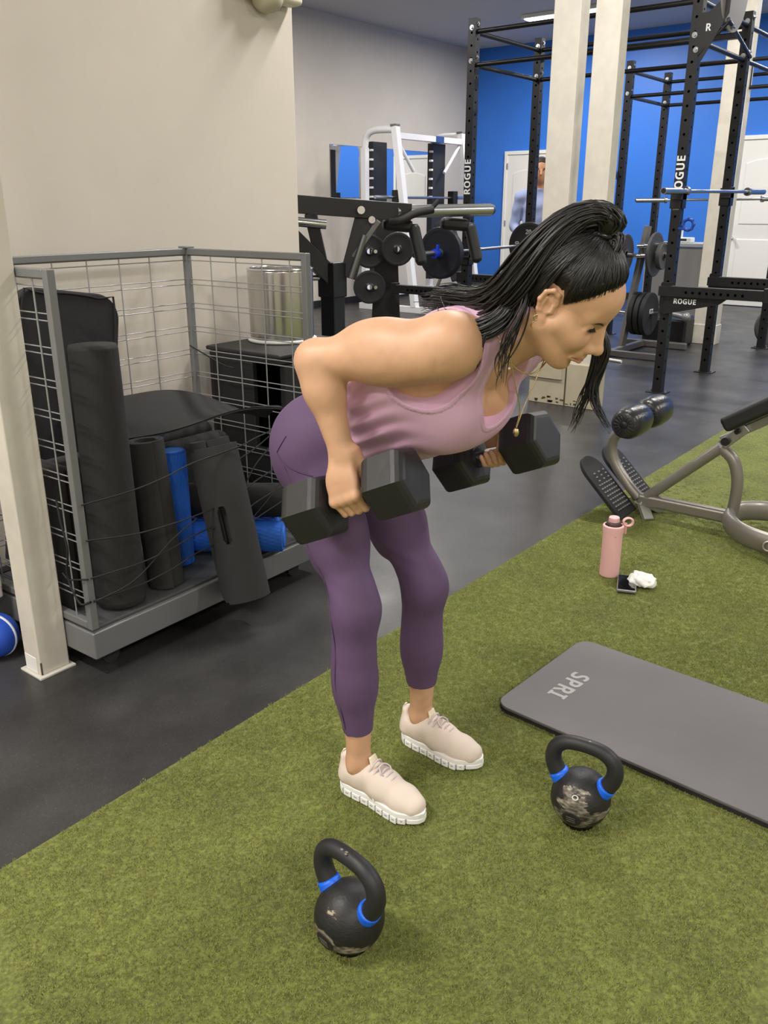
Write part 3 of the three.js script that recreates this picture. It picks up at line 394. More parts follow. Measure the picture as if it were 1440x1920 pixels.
lying('upper blue foam roller lying behind the lower one', [-2.6, 0.243, -2.26], 0.06, 0.42, [0.788, 0, -0.616], std(0x1c56b8, 0.6, 0, { bumpMap: hatch, bumpScale: 0.002 }));
{ const t = thing('foam_roller', 'black foam roller lying on the blue rollers', 'foam roller'); obj('body', lathe([[0.03, 0], [0.063, 0], [0.07, 0.006], [0.07, 0.444], [0.063, 0.45], [0.03, 0.45], [0.03, 0]], 36), mFoam(0x1f1f20), t); obj('core_tube', lathe([[0.026, 0.002], [0.03, 0.002], [0.03, 0.448], [0.026, 0.448], [0.026, 0.002]], 30), mFoam(0x2a2a2b), t); const d = v3(0.788, 0, -0.616); t.position.copy(v3(-2.52, 0.374, -2.2).addScaledVector(d, -0.22)); t.quaternion.setFromUnitVectors(v3(0, 1, 0), d); }
// large dark pad leaning at the back, folded mats behind the near end
{ const s = new THREE.Shape(), w = 0.42, h = 0.98, r = 0.09; s.moveTo(0, 0); s.lineTo(w, 0); s.lineTo(w, h - r); s.absarc(w - r, h - r, r, 0, PI / 2); s.lineTo(r, h); s.absarc(r, h - r, r, PI / 2, PI); s.closePath(); const g = new THREE.ExtrudeGeometry(s, { depth: 0.035, bevelEnabled: true, bevelSize: 0.008, bevelThickness: 0.008, bevelSegments: 3, curveSegments: 10 });
  const t = thing('exercise_pad', 'large dark rounded exercise pad leaning inside the cart back', 'exercise mat', [-2.93, 0.19, -1.46]); t.rotation.order = 'YXZ'; t.rotation.set(0.0, PI / 2, 0); t.rotation.z = -0.16; t.position.y += 0.075; obj('pad', g, mFoam(0x272528), t); obj('piping', tube([[0.02, 0.03, 0.047], [0.02, 0.9, 0.047], [0.09, 0.97, 0.047], [0.33, 0.97, 0.047], [0.405, 0.9, 0.047], [0.405, 0.03, 0.047]], 0.004, 60, 6), mFoam(0x242226), t); }
{ const t = thing('folded_mat', 'folded plum coloured mat stacked upright behind the tall roll', 'exercise mat', [-2.7, 0.181, -1.64]); for (let k = 0; k < 4; k++) obj('fold', bx(0.034, 0.5 - k * 0.01, 0.26, 0.07 - k * 0.036, 0.25 - k * 0.005, 0, 0.014, 2), mFoam([0x2b2629, 0x332b31, 0x282527, 0x2f292d][k]), t); }
{ const t = thing('folded_mat', 'dark folded mat beside the near wire panel', 'exercise mat', [-2.59, 0.181, -1.468]); for (let k = 0; k < 3; k++) obj('fold', bx(0.2, 0.5, 0.026, 0, 0.25, 0.028 - k * 0.028, 0.011, 2), mFoam([0x27252a, 0x2c2628, 0x232224][k]), t); }
{ // soft sheet draped over the rolls
  const t = thing('draped_mat', 'thin dark mat draped across the tops of the rolls', 'exercise mat'); const N = 24, M = 8, pos = [], idx = [];
  for (let k = 0; k < 2; k++) for (let i = 0; i <= N; i++) for (let j = 0; j <= M; j++) { const s = i / N, w = j / M - 0.5, tw = 0.7 - s * 1.0; const cx = lerp(-2.7, -2.46, s), cz = lerp(-1.72, -2.42, s), cy = 0.765 + 0.03 * Math.sin(s * 3.4) - 0.045 * s; const wd = lerp(0.26, 0.3, s); pos.push(cx + w * wd * 0.8, cy - w * 0.22 * tw + 0.02 * Math.sin(s * 7 + w * 4) - k * 0.008, cz + w * wd * 0.45); }
  const S = (N + 1) * (M + 1); for (let k = 0; k < 2; k++) for (let i = 0; i < N; i++) for (let j = 0; j < M; j++) { const a = k * S + i * (M + 1) + j, b = a + 1, c = a + M + 1, d = c + 1; if (k) idx.push(a, c, b, b, c, d); else idx.push(a, b, c, b, d, c); }
  const edge = []; for (let i = 0; i <= N; i++) edge.push(i * (M + 1)); for (let j = 1; j <= M; j++) edge.push(N * (M + 1) + j); for (let i = N - 1; i >= 0; i--) edge.push(i * (M + 1) + M); for (let j = M - 1; j > 0; j--) edge.push(j);
  edge.forEach((a, i) => { const b = edge[(i + 1) % edge.length]; idx.push(a, a + S, b, b, a + S, b + S); });
  const g = new THREE.BufferGeometry(); g.setAttribute('position', new THREE.Float32BufferAttribute(pos, 3)); g.setIndex(idx); g.computeVertexNormals(); obj('sheet', g, mFoam(0x222122), t); }
{ const t = thing('rolled_mat', 'blue mat rolled up behind the draped dark mat', 'rolled mat', [-2.84, 0.66, -2.2]); const g = spiralRoll(0.04, 0.36, 0.01, 2.6); g.rotateX(PI / 2); g.rotateY(0.55); obj('sheet', g, std(0x2f66b4, 0.7), t); }
{ const t = thing('mat_bundle', 'dark bundled mats filling the back of the cart', 'exercise mat', [-2.865, 0.181, -2.29]); for (let k = 0; k < 2; k++) { const g = bx(0.1, 0.42 - k * 0.03, 0.36, -0.06 + k * 0.105 - 0.01, 0.21 - k * 0.015, 0.0, 0.04, 2); obj('roll', g, mFoam([0x1d1c1d, 0x201f20, 0x1b1b1c][k]), t); } }
// box beyond the cart's end with a steel bin on it
{ const t = thing('equipment_box', 'black box with an open side beyond the cart end', 'box', [-2.88, 0, -2.93]);
  const w = 0.46, h = 0.87, d = 0.56, m = std(0x1b1b1d, 0.6); obj('shell', [bx(w, 0.03, d, 0, h - 0.015, 0, 0.01), bx(w, 0.03, d, 0, 0.015, 0, 0.01), bx(0.03, h - 0.06, d, -w / 2 + 0.015, h / 2, 0, 0.006), bx(w - 0.06, h - 0.06, 0.03, 0, h / 2, -d / 2 + 0.015, 0.006), bx(0.26, h - 0.06, 0.03, -w / 2 + 0.16, h / 2, d / 2 - 0.015, 0.006), bx(w - 0.3, 0.42, 0.03, 0.13, 0.24, d / 2 - 0.015, 0.006), bx(0.03, h - 0.06, d - 0.06, w / 2 - 0.015, h / 2, 0, 0.006)], m, t);
  obj('lid_lip', bx(w + 0.02, 0.02, d + 0.02, 0, h + 0.01, 0, 0.008), std(0x232325, 0.5), t);
  const b = thing('plastic_bag', 'crumpled clear plastic bag in the black box opening', 'bag', [-2.745, 0.452, -2.76]); const g = new THREE.IcosahedronGeometry(0.06, 3); const p = g.attributes.position; for (let i = 0; i < p.count; i++) { const k = 1 + 0.25 * (vn(p.getX(i) * 40 + 9, p.getY(i) * 40 + p.getZ(i) * 33, 64, 3) - 0.5); p.setXYZ(i, p.getX(i) * k * 1.4, Math.max(-0.02, p.getY(i) * k * 0.6) + 0.022, p.getZ(i) * k * 0.7); } g.computeVertexNormals(); obj('film', g, phys(0xc9ccd0, 0.25, 0, { clearcoat: 1 }), b); }
{ const t = thing('steel_bin', 'brushed stainless steel bin standing on the black box', 'bin', [-2.95, 0.892, -2.98]); obj('body', lathe([[0, 0], [0.148, 0], [0.152, 0.01], [0.155, 0.32], [0.15, 0.332], [0.146, 0.328], [0.143, 0.02], [0, 0.015]], 48), std(0xc4c3c0, 0.2, 1, { bumpMap: tex(256, (u, v) => 128 + 60 * (vn(u * 120, 0.5, 120, 4) - 0.5), false), bumpScale: 0.0015 }), t); obj('rim', (() => { const g = new THREE.TorusGeometry(0.152, 0.006, 8, 48); g.rotateX(PI / 2); g.translate(0, 0.331, 0); return g; })(), mChrome, t); obj('base_ring', lathe([[0.15, 0], [0.165, 0], [0.165, 0.012], [0.15, 0.014]], 40), std(0xd9d9d6, 0.5), t); }
// what shows beside the cream post
{ const t = thing('plate_rack', 'pale grey low rack behind the cream post', 'rack', [-2.9, 0, -1.25]); obj('tray', [bx(0.24, 0.05, 0.2, 0, 0.205, 0, 0.01), bx(0.24, 0.12, 0.02, 0, 0.28, -0.09, 0.006)], std(0xc9c2b8, 0.6), t); for (const [x, z] of [[-0.1, -0.08], [0.03, -0.08], [-0.1, 0.08], [0.03, 0.08]]) obj('leg', rod([x, 0, z], [x, 0.18, z], 0.015), mGreyFrame, t); obj('upright', bx(0.03, 0.4, 0.03, 0.1, 0.43, -0.07, 0.004), std(0x6c5f78, 0.5), t); }
{ const t = thing('medicine_ball', 'blue and white ball on the floor beside the cream post', 'ball', [-2.725, 0.08, -1.268]); obj('shell', ball(0.08, 0, 0, 0, 1, 1, 1, 32), std(0x2b55c4, 0.5), t); const g = new THREE.TorusGeometry(0.078, 0.006, 8, 40); g.rotateY(0.5); obj('stripe', g, std(0xd9dde8, 0.5), t); }
// ------------------------------------------------------------------ floor mat with lettering
{ const t = thing('exercise_mat', 'long dark grey exercise mat lying on the turf', 'exercise mat', [-1.162, 0, -2.058], -0.058); const s = new THREE.Shape(), w = 1.83, d = 0.56, r = 0.05; s.moveTo(r, 0); s.lineTo(w - r, 0); s.absarc(w - r, r, r, -PI / 2, 0); s.lineTo(w, d - r); s.absarc(w - r, d - r, r, 0, PI / 2); s.lineTo(r, d); s.absarc(r, d - r, r, PI / 2, PI); s.lineTo(0, r); s.absarc(r, r, r, PI, 1.5 * PI);
  const g = new THREE.ExtrudeGeometry(s, { depth: 0.005, bevelEnabled: true, bevelSize: 0.002, bevelThickness: 0.002, bevelSegments: 2, curveSegments: 10 }); g.rotateX(-PI / 2); g.translate(0, 0.0155, 0);
  const matTex = tex(512, (u, v) => { const k = 1 + 0.1 * (fbm(u, v, 5, 4, 71) - 0.5) + 0.04 * (hash2(u * 512 | 0, v * 512 | 0, 4) - 0.5); return [96 * k, 92 * k, 94 * k]; });
  obj('foam_sheet', metricUV(join(g), 1), std(0xffffff, 0.55, 0, { map: matTex, bumpMap: foamBump, bumpScale: 0.0006 }), t);
  const l = text('SPRI', 0.062, 0.0006); l.rotateX(-PI / 2); l.rotateY(-PI / 2); l.translate(0.125, 0.0226, -0.245); obj('lettering', l, std(0xaaa7a7, 0.6), t);
  obj('underside_edge', (() => { const e = new THREE.ExtrudeGeometry(s, { depth: 0.0135, bevelEnabled: false, curveSegments: 10 }); e.scale(1.002, 1.006, 1); e.rotateX(-PI / 2); e.translate(-0.002, 0.0005, 0.0018); return e; })(), mFoam(0x1b1a1b), t); }
// ------------------------------------------------------------------ kettlebells
const kbChip = (seed, amount) => { const s = 512; return tex(s, (u, v) => { // worn paint: bare metal where the chip mask is set, v runs up the ball
  const n = fbm(u, v, 7, 5, seed), f = fbm(u, v, 40, 2, seed + 3), du = Math.min(u, 1 - u); const m = 1.5 * n - 0.25 + amount - 2.3 * du - Math.abs(v - 0.31) * 1.7 - Math.max(0, 0.2 - v) * 5; let c = 33 + 9 * (f - 0.5); let r = c, g = c, b = c + 1;
  if (m > 0.3) { const k = 112 + 150 * (f - 0.5) + 90 * (n - 0.5); r = k; g = k * 0.95; b = k * 0.86; const h = Math.hypot(du * 3.4, v - 0.3); if (h < 0.13) { r *= 0.42; g *= 0.4; b *= 0.38; } } else if (m > 0.27) { r = 76; g = 66; b = 55; }
  return [r, g, b]; }); };
function kettlebell(label, p, turn, seed, amount, words) {
  const t = thing('kettlebell', label, 'kettlebell', p, turn, 'kettlebells on the turf'), R = 0.076;
  const pr = [[0, 0], [0.042, 0]]; for (let i = 0; i <= 30; i++) { const a = -0.32 * PI + i / 30 * 0.82 * PI; pr.push([Math.cos(a) * R, R * 0.97 + Math.sin(a) * R]); } pr[pr.length - 1][0] = 0;
  const g = lathe(pr, 56); obj('ball', g, std(0xffffff, 0.48, 0.1, { map: kbChip(seed, amount), bumpMap: grainBump, bumpScale: 0.0004 }), t);
  const hd = taper([[-0.046, 0.105, 0], [-0.068, 0.135, 0], [-0.08, 0.168, 0], [-0.074, 0.2, 0], [-0.05, 0.221, 0], [0, 0.228, 0], [0.05, 0.221, 0], [0.074, 0.2, 0], [0.08, 0.168, 0], [0.068, 0.135, 0], [0.046, 0.105, 0]], [0.0235, 0.0222, 0.0208, 0.0195, 0.0185, 0.018, 0.0185, 0.0195, 0.0208, 0.0222, 0.0235], 70, 20);
  const ht = tex(128, (u, v) => { const n = fbm(u, v, 9, 4, seed + 5); return n > 0.69 ? [110, 106, 100] : [34, 34, 35]; });
  const h = obj('handle', hd, std(0x27272a, 0.5, 0.1, { bumpMap: grainBump, bumpScale: 0.0005 }), t);
  for (let k = 0; k < 7; k++) { const c = new THREE.Mesh(ball(RR(0.002, 0.0045), 0, 0, 0, 1.4, 0.25, 1, 8), std(0x8d867c, 0.5, 0.3)); c.name = 'chip'; const a = RR(0.2, 2.9); c.position.set(Math.cos(a) * -0.082, 0.176 + Math.sin(a) * 0.07, RR(0.0, 0.012)); h.add(c); }
  for (const s of [-1, 1]) { const b = taper([[s * 0.05, 0.1105, 0], [s * 0.0655, 0.1325, 0]], [0.0275, 0.0246], 4, 24); obj('colour_band', b, std(0x1262e0, 0.4), t); }
  const em = lathe([[0, 0.003], [0.02, 0.003], [0.024, 0], [0.022, -0.002], [0, -0.001]], 32); em.rotateX(PI / 2); em.scale(1, 1, 1); const e = obj('badge', em, std(0x2a2624, 0.5, 0.2), t); e.position.set(0.0, 0.055, 0.0715); e.rotation.x = 0.22;
  const rib = []; for (let k = 0; k < 3; k++) rib.push(bx(0.024, 0.0025, 0.002, 0, -0.007 + k * 0.007, 0.0035, 0.0008)); obj('badge_lettering', rib, std(0x4a4643, 0.5, 0.3), e);
  if (words) { const o = new THREE.TorusGeometry(0.0062, 0.0016, 6, 24); o.scale(1.1, 0.9, 1); o.rotateX(-0.6); o.translate(0.004, 0.116, 0.0655); const m = obj('painted_ring', o, std(0xd9d9d6, 0.6), t); m.rotation.x = 0; }
  return t;
}
kettlebell('scuffed black kettlebell with blue bands nearest the two shoes', [-0.936, 0, -1.078], -0.1, 7, 0.2, false);
kettlebell('heavily chipped black kettlebell with blue bands beside the grey mat', [-0.719, 0, -1.74], 0.13, 29, 0.4, true);
// ------------------------------------------------------------------ bottle, phone, tissue
const mPink = std(0xe6b4b4, 0.55);
{ const t = thing('water_bottle', 'pink insulated bottle with a ring cap standing on the turf', 'bottle', [-1.315, 0, -3.262]); obj('body', lathe([[0, 0], [0.037, 0], [0.041, 0.004], [0.041, 0.19], [0.0435, 0.203], [0.0445, 0.226], [0.043, 0.23], [0.036, 0.231]], 44), mPink, t); obj('neck', lathe([[0.03, 0.228], [0.03, 0.244], [0.02, 0.246]], 32), std(0x4a3838, 0.4), t); obj('cap', lathe([[0.02, 0.24], [0.0225, 0.243], [0.0225, 0.262], [0.02, 0.266], [0, 0.267]], 32), mPink, t);
  const lp = new THREE.TorusGeometry(0.0175, 0.0042, 8, 28); lp.scale(1.15, 1, 2.2); lp.rotateY(0.62); lp.translate(0.048, 0.243, -0.036); obj('cap_loop', [lp], mPink, t); obj('strap', bx(0.012, 0.05, 0.008, 0.04, 0.215, -0.03, 0.002), mPink, t); obj('emboss', bx(0.016, 0.003, 0.002, 0.0235, 0.19, 0.0338, 0.0005), std(0xcf9194, 0.55), t); }
{ const t = thing('smartphone', 'dark smartphone lying face up on the turf', 'phone', [-1.205, 0.0, -3.19], 0.38); obj('case', bx(0.078, 0.011, 0.162, 0, 0.0135, 0, 0.004, 2), std(0x8d8f91, 0.35, 0.5), t); obj('screen', bx(0.07, 0.0012, 0.15, 0, 0.0195, 0, 0.0005), phys(0x0a0a0c, 0.12, 0, { clearcoat: 1 }), t); obj('pile_rest', bx(0.07, 0.008, 0.15, 0, 0.004, 0, 0.002), std(0x2d2d2d, 0.6), t); }
{ const t = thing('tissue', 'crumpled white tissue on the end of the phone', 'tissue', [-1.155, 0.018, -3.235]); const g = new THREE.IcosahedronGeometry(0.045, 14), p = g.attributes.position; for (let i = 0; i < p.count; i++) { const x = p.getX(i), y = p.getY(i), z = p.getZ(i), n = vn(x * 45 + 20, y * 45 + z * 30 + 20, 128, 2) + 0.5 * vn(x * 110 + 50, z * 110 + y * 60 + 50, 256, 6), r = Math.abs(n - 0.75), k = 0.72 + 0.62 * r + 0.2 * vn(x * 20 + 9, z * 20 + 9, 64, 8); p.setXYZ(i, x * k * 1.35, Math.max(-0.006, y * k * 0.85 + 0.006), z * k * 0.95); } g.computeVertexNormals(); obj('paper', g, std(0xefeeec, 0.8), t); }
// ------------------------------------------------------------------ decline bench
{ const t = thing('decline_bench', 'grey tube framed sit-up bench with black roller pads', 'bench', [0, 0, 0]), z0 = -4.08, m = std(0x8d8882, 0.36, 0.5);
  obj('lower_rail', beam([-1.53, 0.085, z0], [-1.04, 0.085, z0], 0.055, 0.065, null ?? v3(0, 1, 0), 0.018), m, t);
  obj('upper_strut', rod([-1.5, 0.085, z0], [-1.15, 0.42, z0], 0.026), m, t);
  obj('rear_strut', tube([[-1.15, 0.42, z0], [-1.085, 0.36, z0], [-1.055, 0.25, z0], [-1.06, 0.09, z0]], 0.028, 24, 12), m, t);
  obj('u_base', [(() => { const g = tube([[-0.55, 0.07, z0 + 0.27], [-0.9, 0.075, z0 + 0.2], [-1.03, 0.08, z0 + 0.1], [-1.065, 0.085, z0 + 0.0], [-1.03, 0.085, z0 - 0.12], [-0.9, 0.08, z0 - 0.22], [-0.55, 0.08, z0 - 0.3]], 0.03, 60, 14); g.scale(1, 1.7, 1); g.translate(0, -0.052, 0); return g; })()], m, t);
  obj('emblem', (() => { const g = new THREE.TorusGeometry(0.022, 0.004, 6, 20, 5); g.rotateY(0.25); g.translate(-0.82, 0.075, z0 + 0.255); return g; })(), std(0xb9b5ae, 0.4, 0.6), t);
  obj('front_foot', [beam([-1.52, 0.075, z0 - 0.02], [-1.44, 0.0, z0 + 0.06], 0.05, 0.03), beam([-1.52, 0.075, z0 + 0.02], [-1.45, 0.0, z0 - 0.12], 0.05, 0.03)], std(0xa9a8a2, 0.4, 0.5), t);
  obj('roller_neck', tube([[-1.525, 0.09, z0], [-1.6, 0.16, z0], [-1.68, 0.27, z0], [-1.69, 0.37, z0], [-1.62, 0.46, z0], [-1.56, 0.5, z0]], 0.027, 40, 12), m, t);
  obj('roller_axle', rod([-1.545, 0.515, z0 + 0.24], [-1.545, 0.515, z0 - 0.24], 0.014), mChrome, t);
  const vinyl = std(0x29292b, 0.28, 0, { bumpMap: foamBump, bumpScale: 0.001 });
  for (const s of [1, -1]) { const g = lathe([[0, -0.11], [0.02, -0.11], [0.05, -0.108], [0.068, -0.096], [0.077, -0.066], [0.08, 0], [0.077, 0.066], [0.068, 0.096], [0.05, 0.108], [0.02, 0.11], [0, 0.11]], 40); g.rotateX(PI / 2); g.translate(-1.545, 0.515, z0 + s * 0.135); const r = obj('roller_pad', g, vinyl, t);
    const pl = []; for (let k = 0; k < 16; k++) { const a = k / 16 * 2 * PI, e = z0 + s * 0.135 + 0.104; pl.push(taper([[-1.545 + Math.cos(a) * 0.02, 0.515 + Math.sin(a) * 0.02, e + 0.006], [-1.545 + Math.cos(a) * 0.04, 0.515 + Math.sin(a) * 0.04, e + 0.005], [-1.545 + Math.cos(a) * 0.06, 0.515 + Math.sin(a) * 0.06, e - 0.004]], [0.003, 0.004, 0.002], 8, 5)); } obj('pleat', pl, vinyl, r).userData.kind = 'stuff';
    obj('end_button', ball(0.02, -1.545, 0.515, z0 + s * 0.135 + 0.11, 1, 1, 0.4), mBlack, r); }
  // ribbed foot plates
  for (const s of [1, -1]) { const sh = new THREE.Shape(), w = 0.095, h = 0.36; sh.moveTo(-w, 0); sh.lineTo(w, 0); sh.lineTo(w, h - w); sh.absarc(0, h - w, w, 0, PI); sh.closePath(); const g = new THREE.ExtrudeGeometry(sh, { depth: 0.012, bevelEnabled: true, bevelSize: 0.004, bevelThickness: 0.004, curveSegments: 14 }); 
    const f = obj('foot_plate', g, mRubber, t); f.position.set(-1.53, 0.03, z0 + s * 0.13); f.rotation.order = 'YXZ'; f.rotation.set(-0.8, PI / 2, 0);
    const rb = []; for (let i = 0; i < 11; i++) for (let j = 0; j < 6; j++) if (i < 8 || j % 2) rb.push(bx(0.018, 0.008, 0.004, -0.065 + j * 0.026, 0.04 + i * 0.022, 0.0175, 0.001)); obj('tread', rb, std(0x6d6d6f, 0.5), f).userData.kind = 'stuff'; }
  // seat pad and adjuster at the frame edge
  const dv = v3(0.83, 0.55, 0).normalize(), P = (a, b, dz = 0) => v3(-1.14, 0.44, z0 + dz).addScaledVector(dv, a).addScaledVector(v3(-dv.y, dv.x, 0), b);
  obj('seat_rail', beam(P(0.0, 0.02), P(0.9, 0.02), 0.05, 0.04), std(0x9c9a94, 0.35, 0.6), t); obj('seat_pad', beam(P(0.07, 0.085), P(1.0, 0.085), 0.26, 0.075, v3(0, 1, 0), 0.02), std(0x1d1d1f, 0.5), t);
  obj('hinge_block', [beam(P(0.0, 0.0, 0.03), P(0.14, 0.03, 0.03), 0.03, 0.05)], mSteel, t); obj('hinge_bolt', [rod(P(0.03, 0.01, 0.04), P(0.03, 0.01, 0.065), 0.02)], mBlack, t); obj('pop_pin', [rod(P(0.1, 0.03, 0.04), P(0.1, 0.03, 0.07), 0.012)], mBlack, t); }
// ------------------------------------------------------------------ bodies: signed distances meshed on a grid
const smin = (a, b, k) => { const h = Math.max(k - Math.abs(a - b), 0) / k; return Math.min(a, b) - h * h * k * 0.25; };
const smax = (a, b, k) => -smin(-a, -b, k);
function cap(a, b, ra, rb, k = 0.03, fl = null) {     // tapered capsule; fl = [direction, factor] squeezes it across a direction
  const [ax, ay, az] = a, dx = b[0] - ax, dy = b[1] - ay, dz = b[2] - az, L = dx * dx + dy * dy + dz * dz || 1e-9, R = Math.max(ra, rb);
  const c = [ax + dx / 2, ay + dy / 2, az + dz / 2], br = Math.sqrt(L) / 2 + R * (fl ? Math.max(1, fl[1]) : 1);
  return { k, c, br, d(x, y, z) { const px = x - ax, py = y - ay, pz = z - az, t = clamp((px * dx + py * dy + pz * dz) / L, 0, 1); let qx = px - dx * t, qy = py - dy * t, qz = pz - dz * t;
    if (fl) { const [n, f] = fl, m = (qx * n[0] + qy * n[1] + qz * n[2]) * (1 / f - 1); qx += n[0] * m; qy += n[1] * m; qz += n[2] * m; }
    return Math.sqrt(qx * qx + qy * qy + qz * qz) - (ra + (rb - ra) * t); } };
}
function ell(c, r, ax = [[1, 0, 0], [0, 1, 0], [0, 0, 1]], k = 0.03) {
  const [X, Y, Z] = ax; return { k, c, br: Math.max(...r), d(x, y, z) { const px = x - c[0], py = y - c[1], pz = z - c[2], u = (px * X[0] + py * X[1] + pz * X[2]) / r[0], v = (px * Y[0] + py * Y[1] + pz * Y[2]) / r[1], w = (px * Z[0] + py * Z[1] + pz * Z[2]) / r[2];
    const k0 = Math.sqrt(u * u + v * v + w * w), k1 = Math.sqrt((u / r[0]) ** 2 + (v / r[1]) ** 2 + (w / r[2]) ** 2); return k1 < 1e-6 ? -Math.min(...r) : k0 * (k0 - 1) / k1; } };
}
const carve = (p) => ({ ...p, neg: true });
function field(prims) { return (x, y, z) => { let d = 9; for (const p of prims) { if (p.neg) { const q = -p.d(x, y, z); if (q > d - p.k) d = smax(d, q, p.k); continue; } const c = p.c, e = Math.sqrt((x - c[0]) ** 2 + (y - c[1]) ** 2 + (z - c[2]) ** 2) - p.br; if (e > d + p.k) continue; d = smin(d, p.d(x, y, z), p.k); } return d; }; }
function meshField(f, lo, hi, h, skip = null) {        // surface nets over a box, empty blocks left out
  const n = [0, 1, 2].map((i) => Math.ceil((hi[i] - lo[i]) / h) + 1), [nx, ny, nz] = n, B = 6, val = new Float32Array(nx * ny * nz).fill(9), I = (i, j, k) => (k * ny + j) * nx + i, done = new Uint8Array(Math.ceil(nx / B) * Math.ceil(ny / B) * Math.ceil(nz / B));
  const bxn = Math.ceil(nx / B), byn = Math.ceil(ny / B), bzn = Math.ceil(nz / B), br = h * B * 0.87 * 1.6;
  for (let K = 0; K < bzn; K++) for (let J = 0; J < byn; J++) for (let L = 0; L < bxn; L++) {
    const cx = lo[0] + (L + 0.5) * B * h, cy = lo[1] + (J + 0.5) * B * h, cz = lo[2] + (K + 0.5) * B * h, d = f(cx, cy, cz), far = Math.abs(d) > br + 0.006;
    for (let k = K * B; k < Math.min(nz, K * B + B); k++) for (let j = J * B; j < Math.min(ny, J * B + B); j++) for (let i = L * B; i < Math.min(nx, L * B + B); i++) val[I(i, j, k)] = far ? Math.sign(d) * 9 : f(lo[0] + i * h, lo[1] + j * h, lo[2] + k * h);
  }
  const vid = new Int32Array(nx * ny * nz).fill(-1), pos = [], idx = [];
  for (let k = 0; k < nz - 1; k++) for (let j = 0; j < ny - 1; j++) for (let i = 0; i < nx - 1; i++) {
    let m = 0, sx = 0, sy = 0, sz = 0; const v = [];
    for (let q = 0; q < 8; q++) { const a = val[I(i + (q & 1), j + ((q >> 1) & 1), k + (q >> 2))]; v.push(a); if (a < 0) m++; }
    if (m === 0 || m === 8) continue; let c = 0;
    for (let q = 0; q < 8; q++) for (const b of [1, 2, 4]) { if (q & b) continue; const r = q | b; if ((v[q] < 0) === (v[r] < 0)) continue; const t = v[q] / (v[q] - v[r]); sx += (q & 1) + (b === 1 ? t : 0); sy += ((q >> 1) & 1) + (b === 2 ? t : 0); sz += (q >> 2) + (b === 4 ? t : 0); c++; }
    vid[I(i, j, k)] = pos.length / 3; pos.push(lo[0] + (i + sx / c) * h, lo[1] + (j + sy / c) * h, lo[2] + (k + sz / c) * h);
  }
  const quad = (a, b, c, d, fl) => { if (a < 0 || b < 0 || c < 0 || d < 0) return; if (skip) { const s = (q) => skip(pos[q * 3], pos[q * 3 + 1], pos[q * 3 + 2]); if (s(a) && s(b) && s(c) && s(d)) return; } if (fl) idx.push(a, b, c, a, c, d); else idx.push(a, c, b, a, d, c); };
  for (let k = 1; k < nz - 1; k++) for (let j = 1; j < ny - 1; j++) for (let i = 1; i < nx - 1; i++) {
    const a = val[I(i, j, k)] < 0;
    if (a !== (val[I(i + 1, j, k)] < 0)) quad(vid[I(i, j - 1, k - 1)], vid[I(i, j, k - 1)], vid[I(i, j, k)], vid[I(i, j - 1, k)], a);
    if (a !== (val[I(i, j + 1, k)] < 0)) quad(vid[I(i - 1, j, k - 1)], vid[I(i - 1, j, k)], vid[I(i, j, k)], vid[I(i, j, k - 1)], a);
    if (a !== (val[I(i, j, k + 1)] < 0)) quad(vid[I(i - 1, j - 1, k)], vid[I(i, j - 1, k)], vid[I(i, j, k)], vid[I(i - 1, j, k)], a);
  }
  const nor = new Float32Array(pos.length), e = h * 0.6;
  for (let q = 0; q < pos.length; q += 3) { const x = pos[q], y = pos[q + 1], z = pos[q + 2], gx = f(x + e, y, z) - f(x - e, y, z), gy = f(x, y + e, z) - f(x, y - e, z), gz = f(x, y, z + e) - f(x, y, z - e), l = Math.hypot(gx, gy, gz) || 1; nor[q] = gx / l; nor[q + 1] = gy / l; nor[q + 2] = gz / l; }
  const g = new THREE.BufferGeometry(); g.setAttribute('position', new THREE.Float32BufferAttribute(pos, 3)); g.setAttribute('normal', new THREE.BufferAttribute(nor, 3)); g.setIndex(idx); return g;
}
const add3 = (a, b, s = 1) => [a[0] + b[0] * s, a[1] + b[1] * s, a[2] + b[2] * s], sub3 = (a, b) => [a[0] - b[0], a[1] - b[1], a[2] - b[2]], dot3 = (a, b) => a[0] * b[0] + a[1] * b[1] + a[2] * b[2], nrm3 = (a) => { const l = Math.hypot(...a); return a.map((q) => q / l); }, cr3 = (a, b) => [a[1] * b[2] - a[2] * b[1], a[2] * b[0] - a[0] * b[2], a[0] * b[1] - a[1] * b[0]], mix3 = (a, b, t) => a.map((q, i) => lerp(q, b[i], t));
// ------------------------------------------------------------------ the woman rowing two dumbbells
const woman = thing('person', 'woman in lilac tank top and plum leggings bending forward with two dumbbells', 'person', [0, 0, 0]);
const Wj = { hipR: [-1.40, 0.915, -1.522], hipL: [-1.395, 0.915, -1.698], kneeR: [-1.242, 0.55, -1.474], kneeL: [-1.217, 0.525, -1.738], ankR: [-1.236, 0.105, -1.472], ankL: [-1.236, 0.105, -1.757], shR: [-0.957, 1.236, -1.437], shL: [-0.955, 1.225, -1.785], elR: [-1.238, 1.188, -1.35], wrR: [-1.176, 0.988, -1.358], elL: [-1.22, 1.17, -1.87], wrL: [-1.098, 0.985, -1.862] };
const DBR = [[-1.26, 0.845, -1.345], [-1.05, 0.94, -1.40]], DBL = [[-1.19, 0.853, -1.85], [-0.976, 0.948, -1.85]];
const HO = [-0.7966, 1.3223, -1.5958], HF = [0.813, -0.5402, -0.2174], HU = [0.5503, 0.8348, -0.0167], HS = [0.1905, -0.106, 0.9759];
const HP = (a, b, c) => [0, 1, 2].map((i) => HO[i] + HF[i] * a + HU[i] * b + HS[i] * c), HAX = [HF, HU, HS];
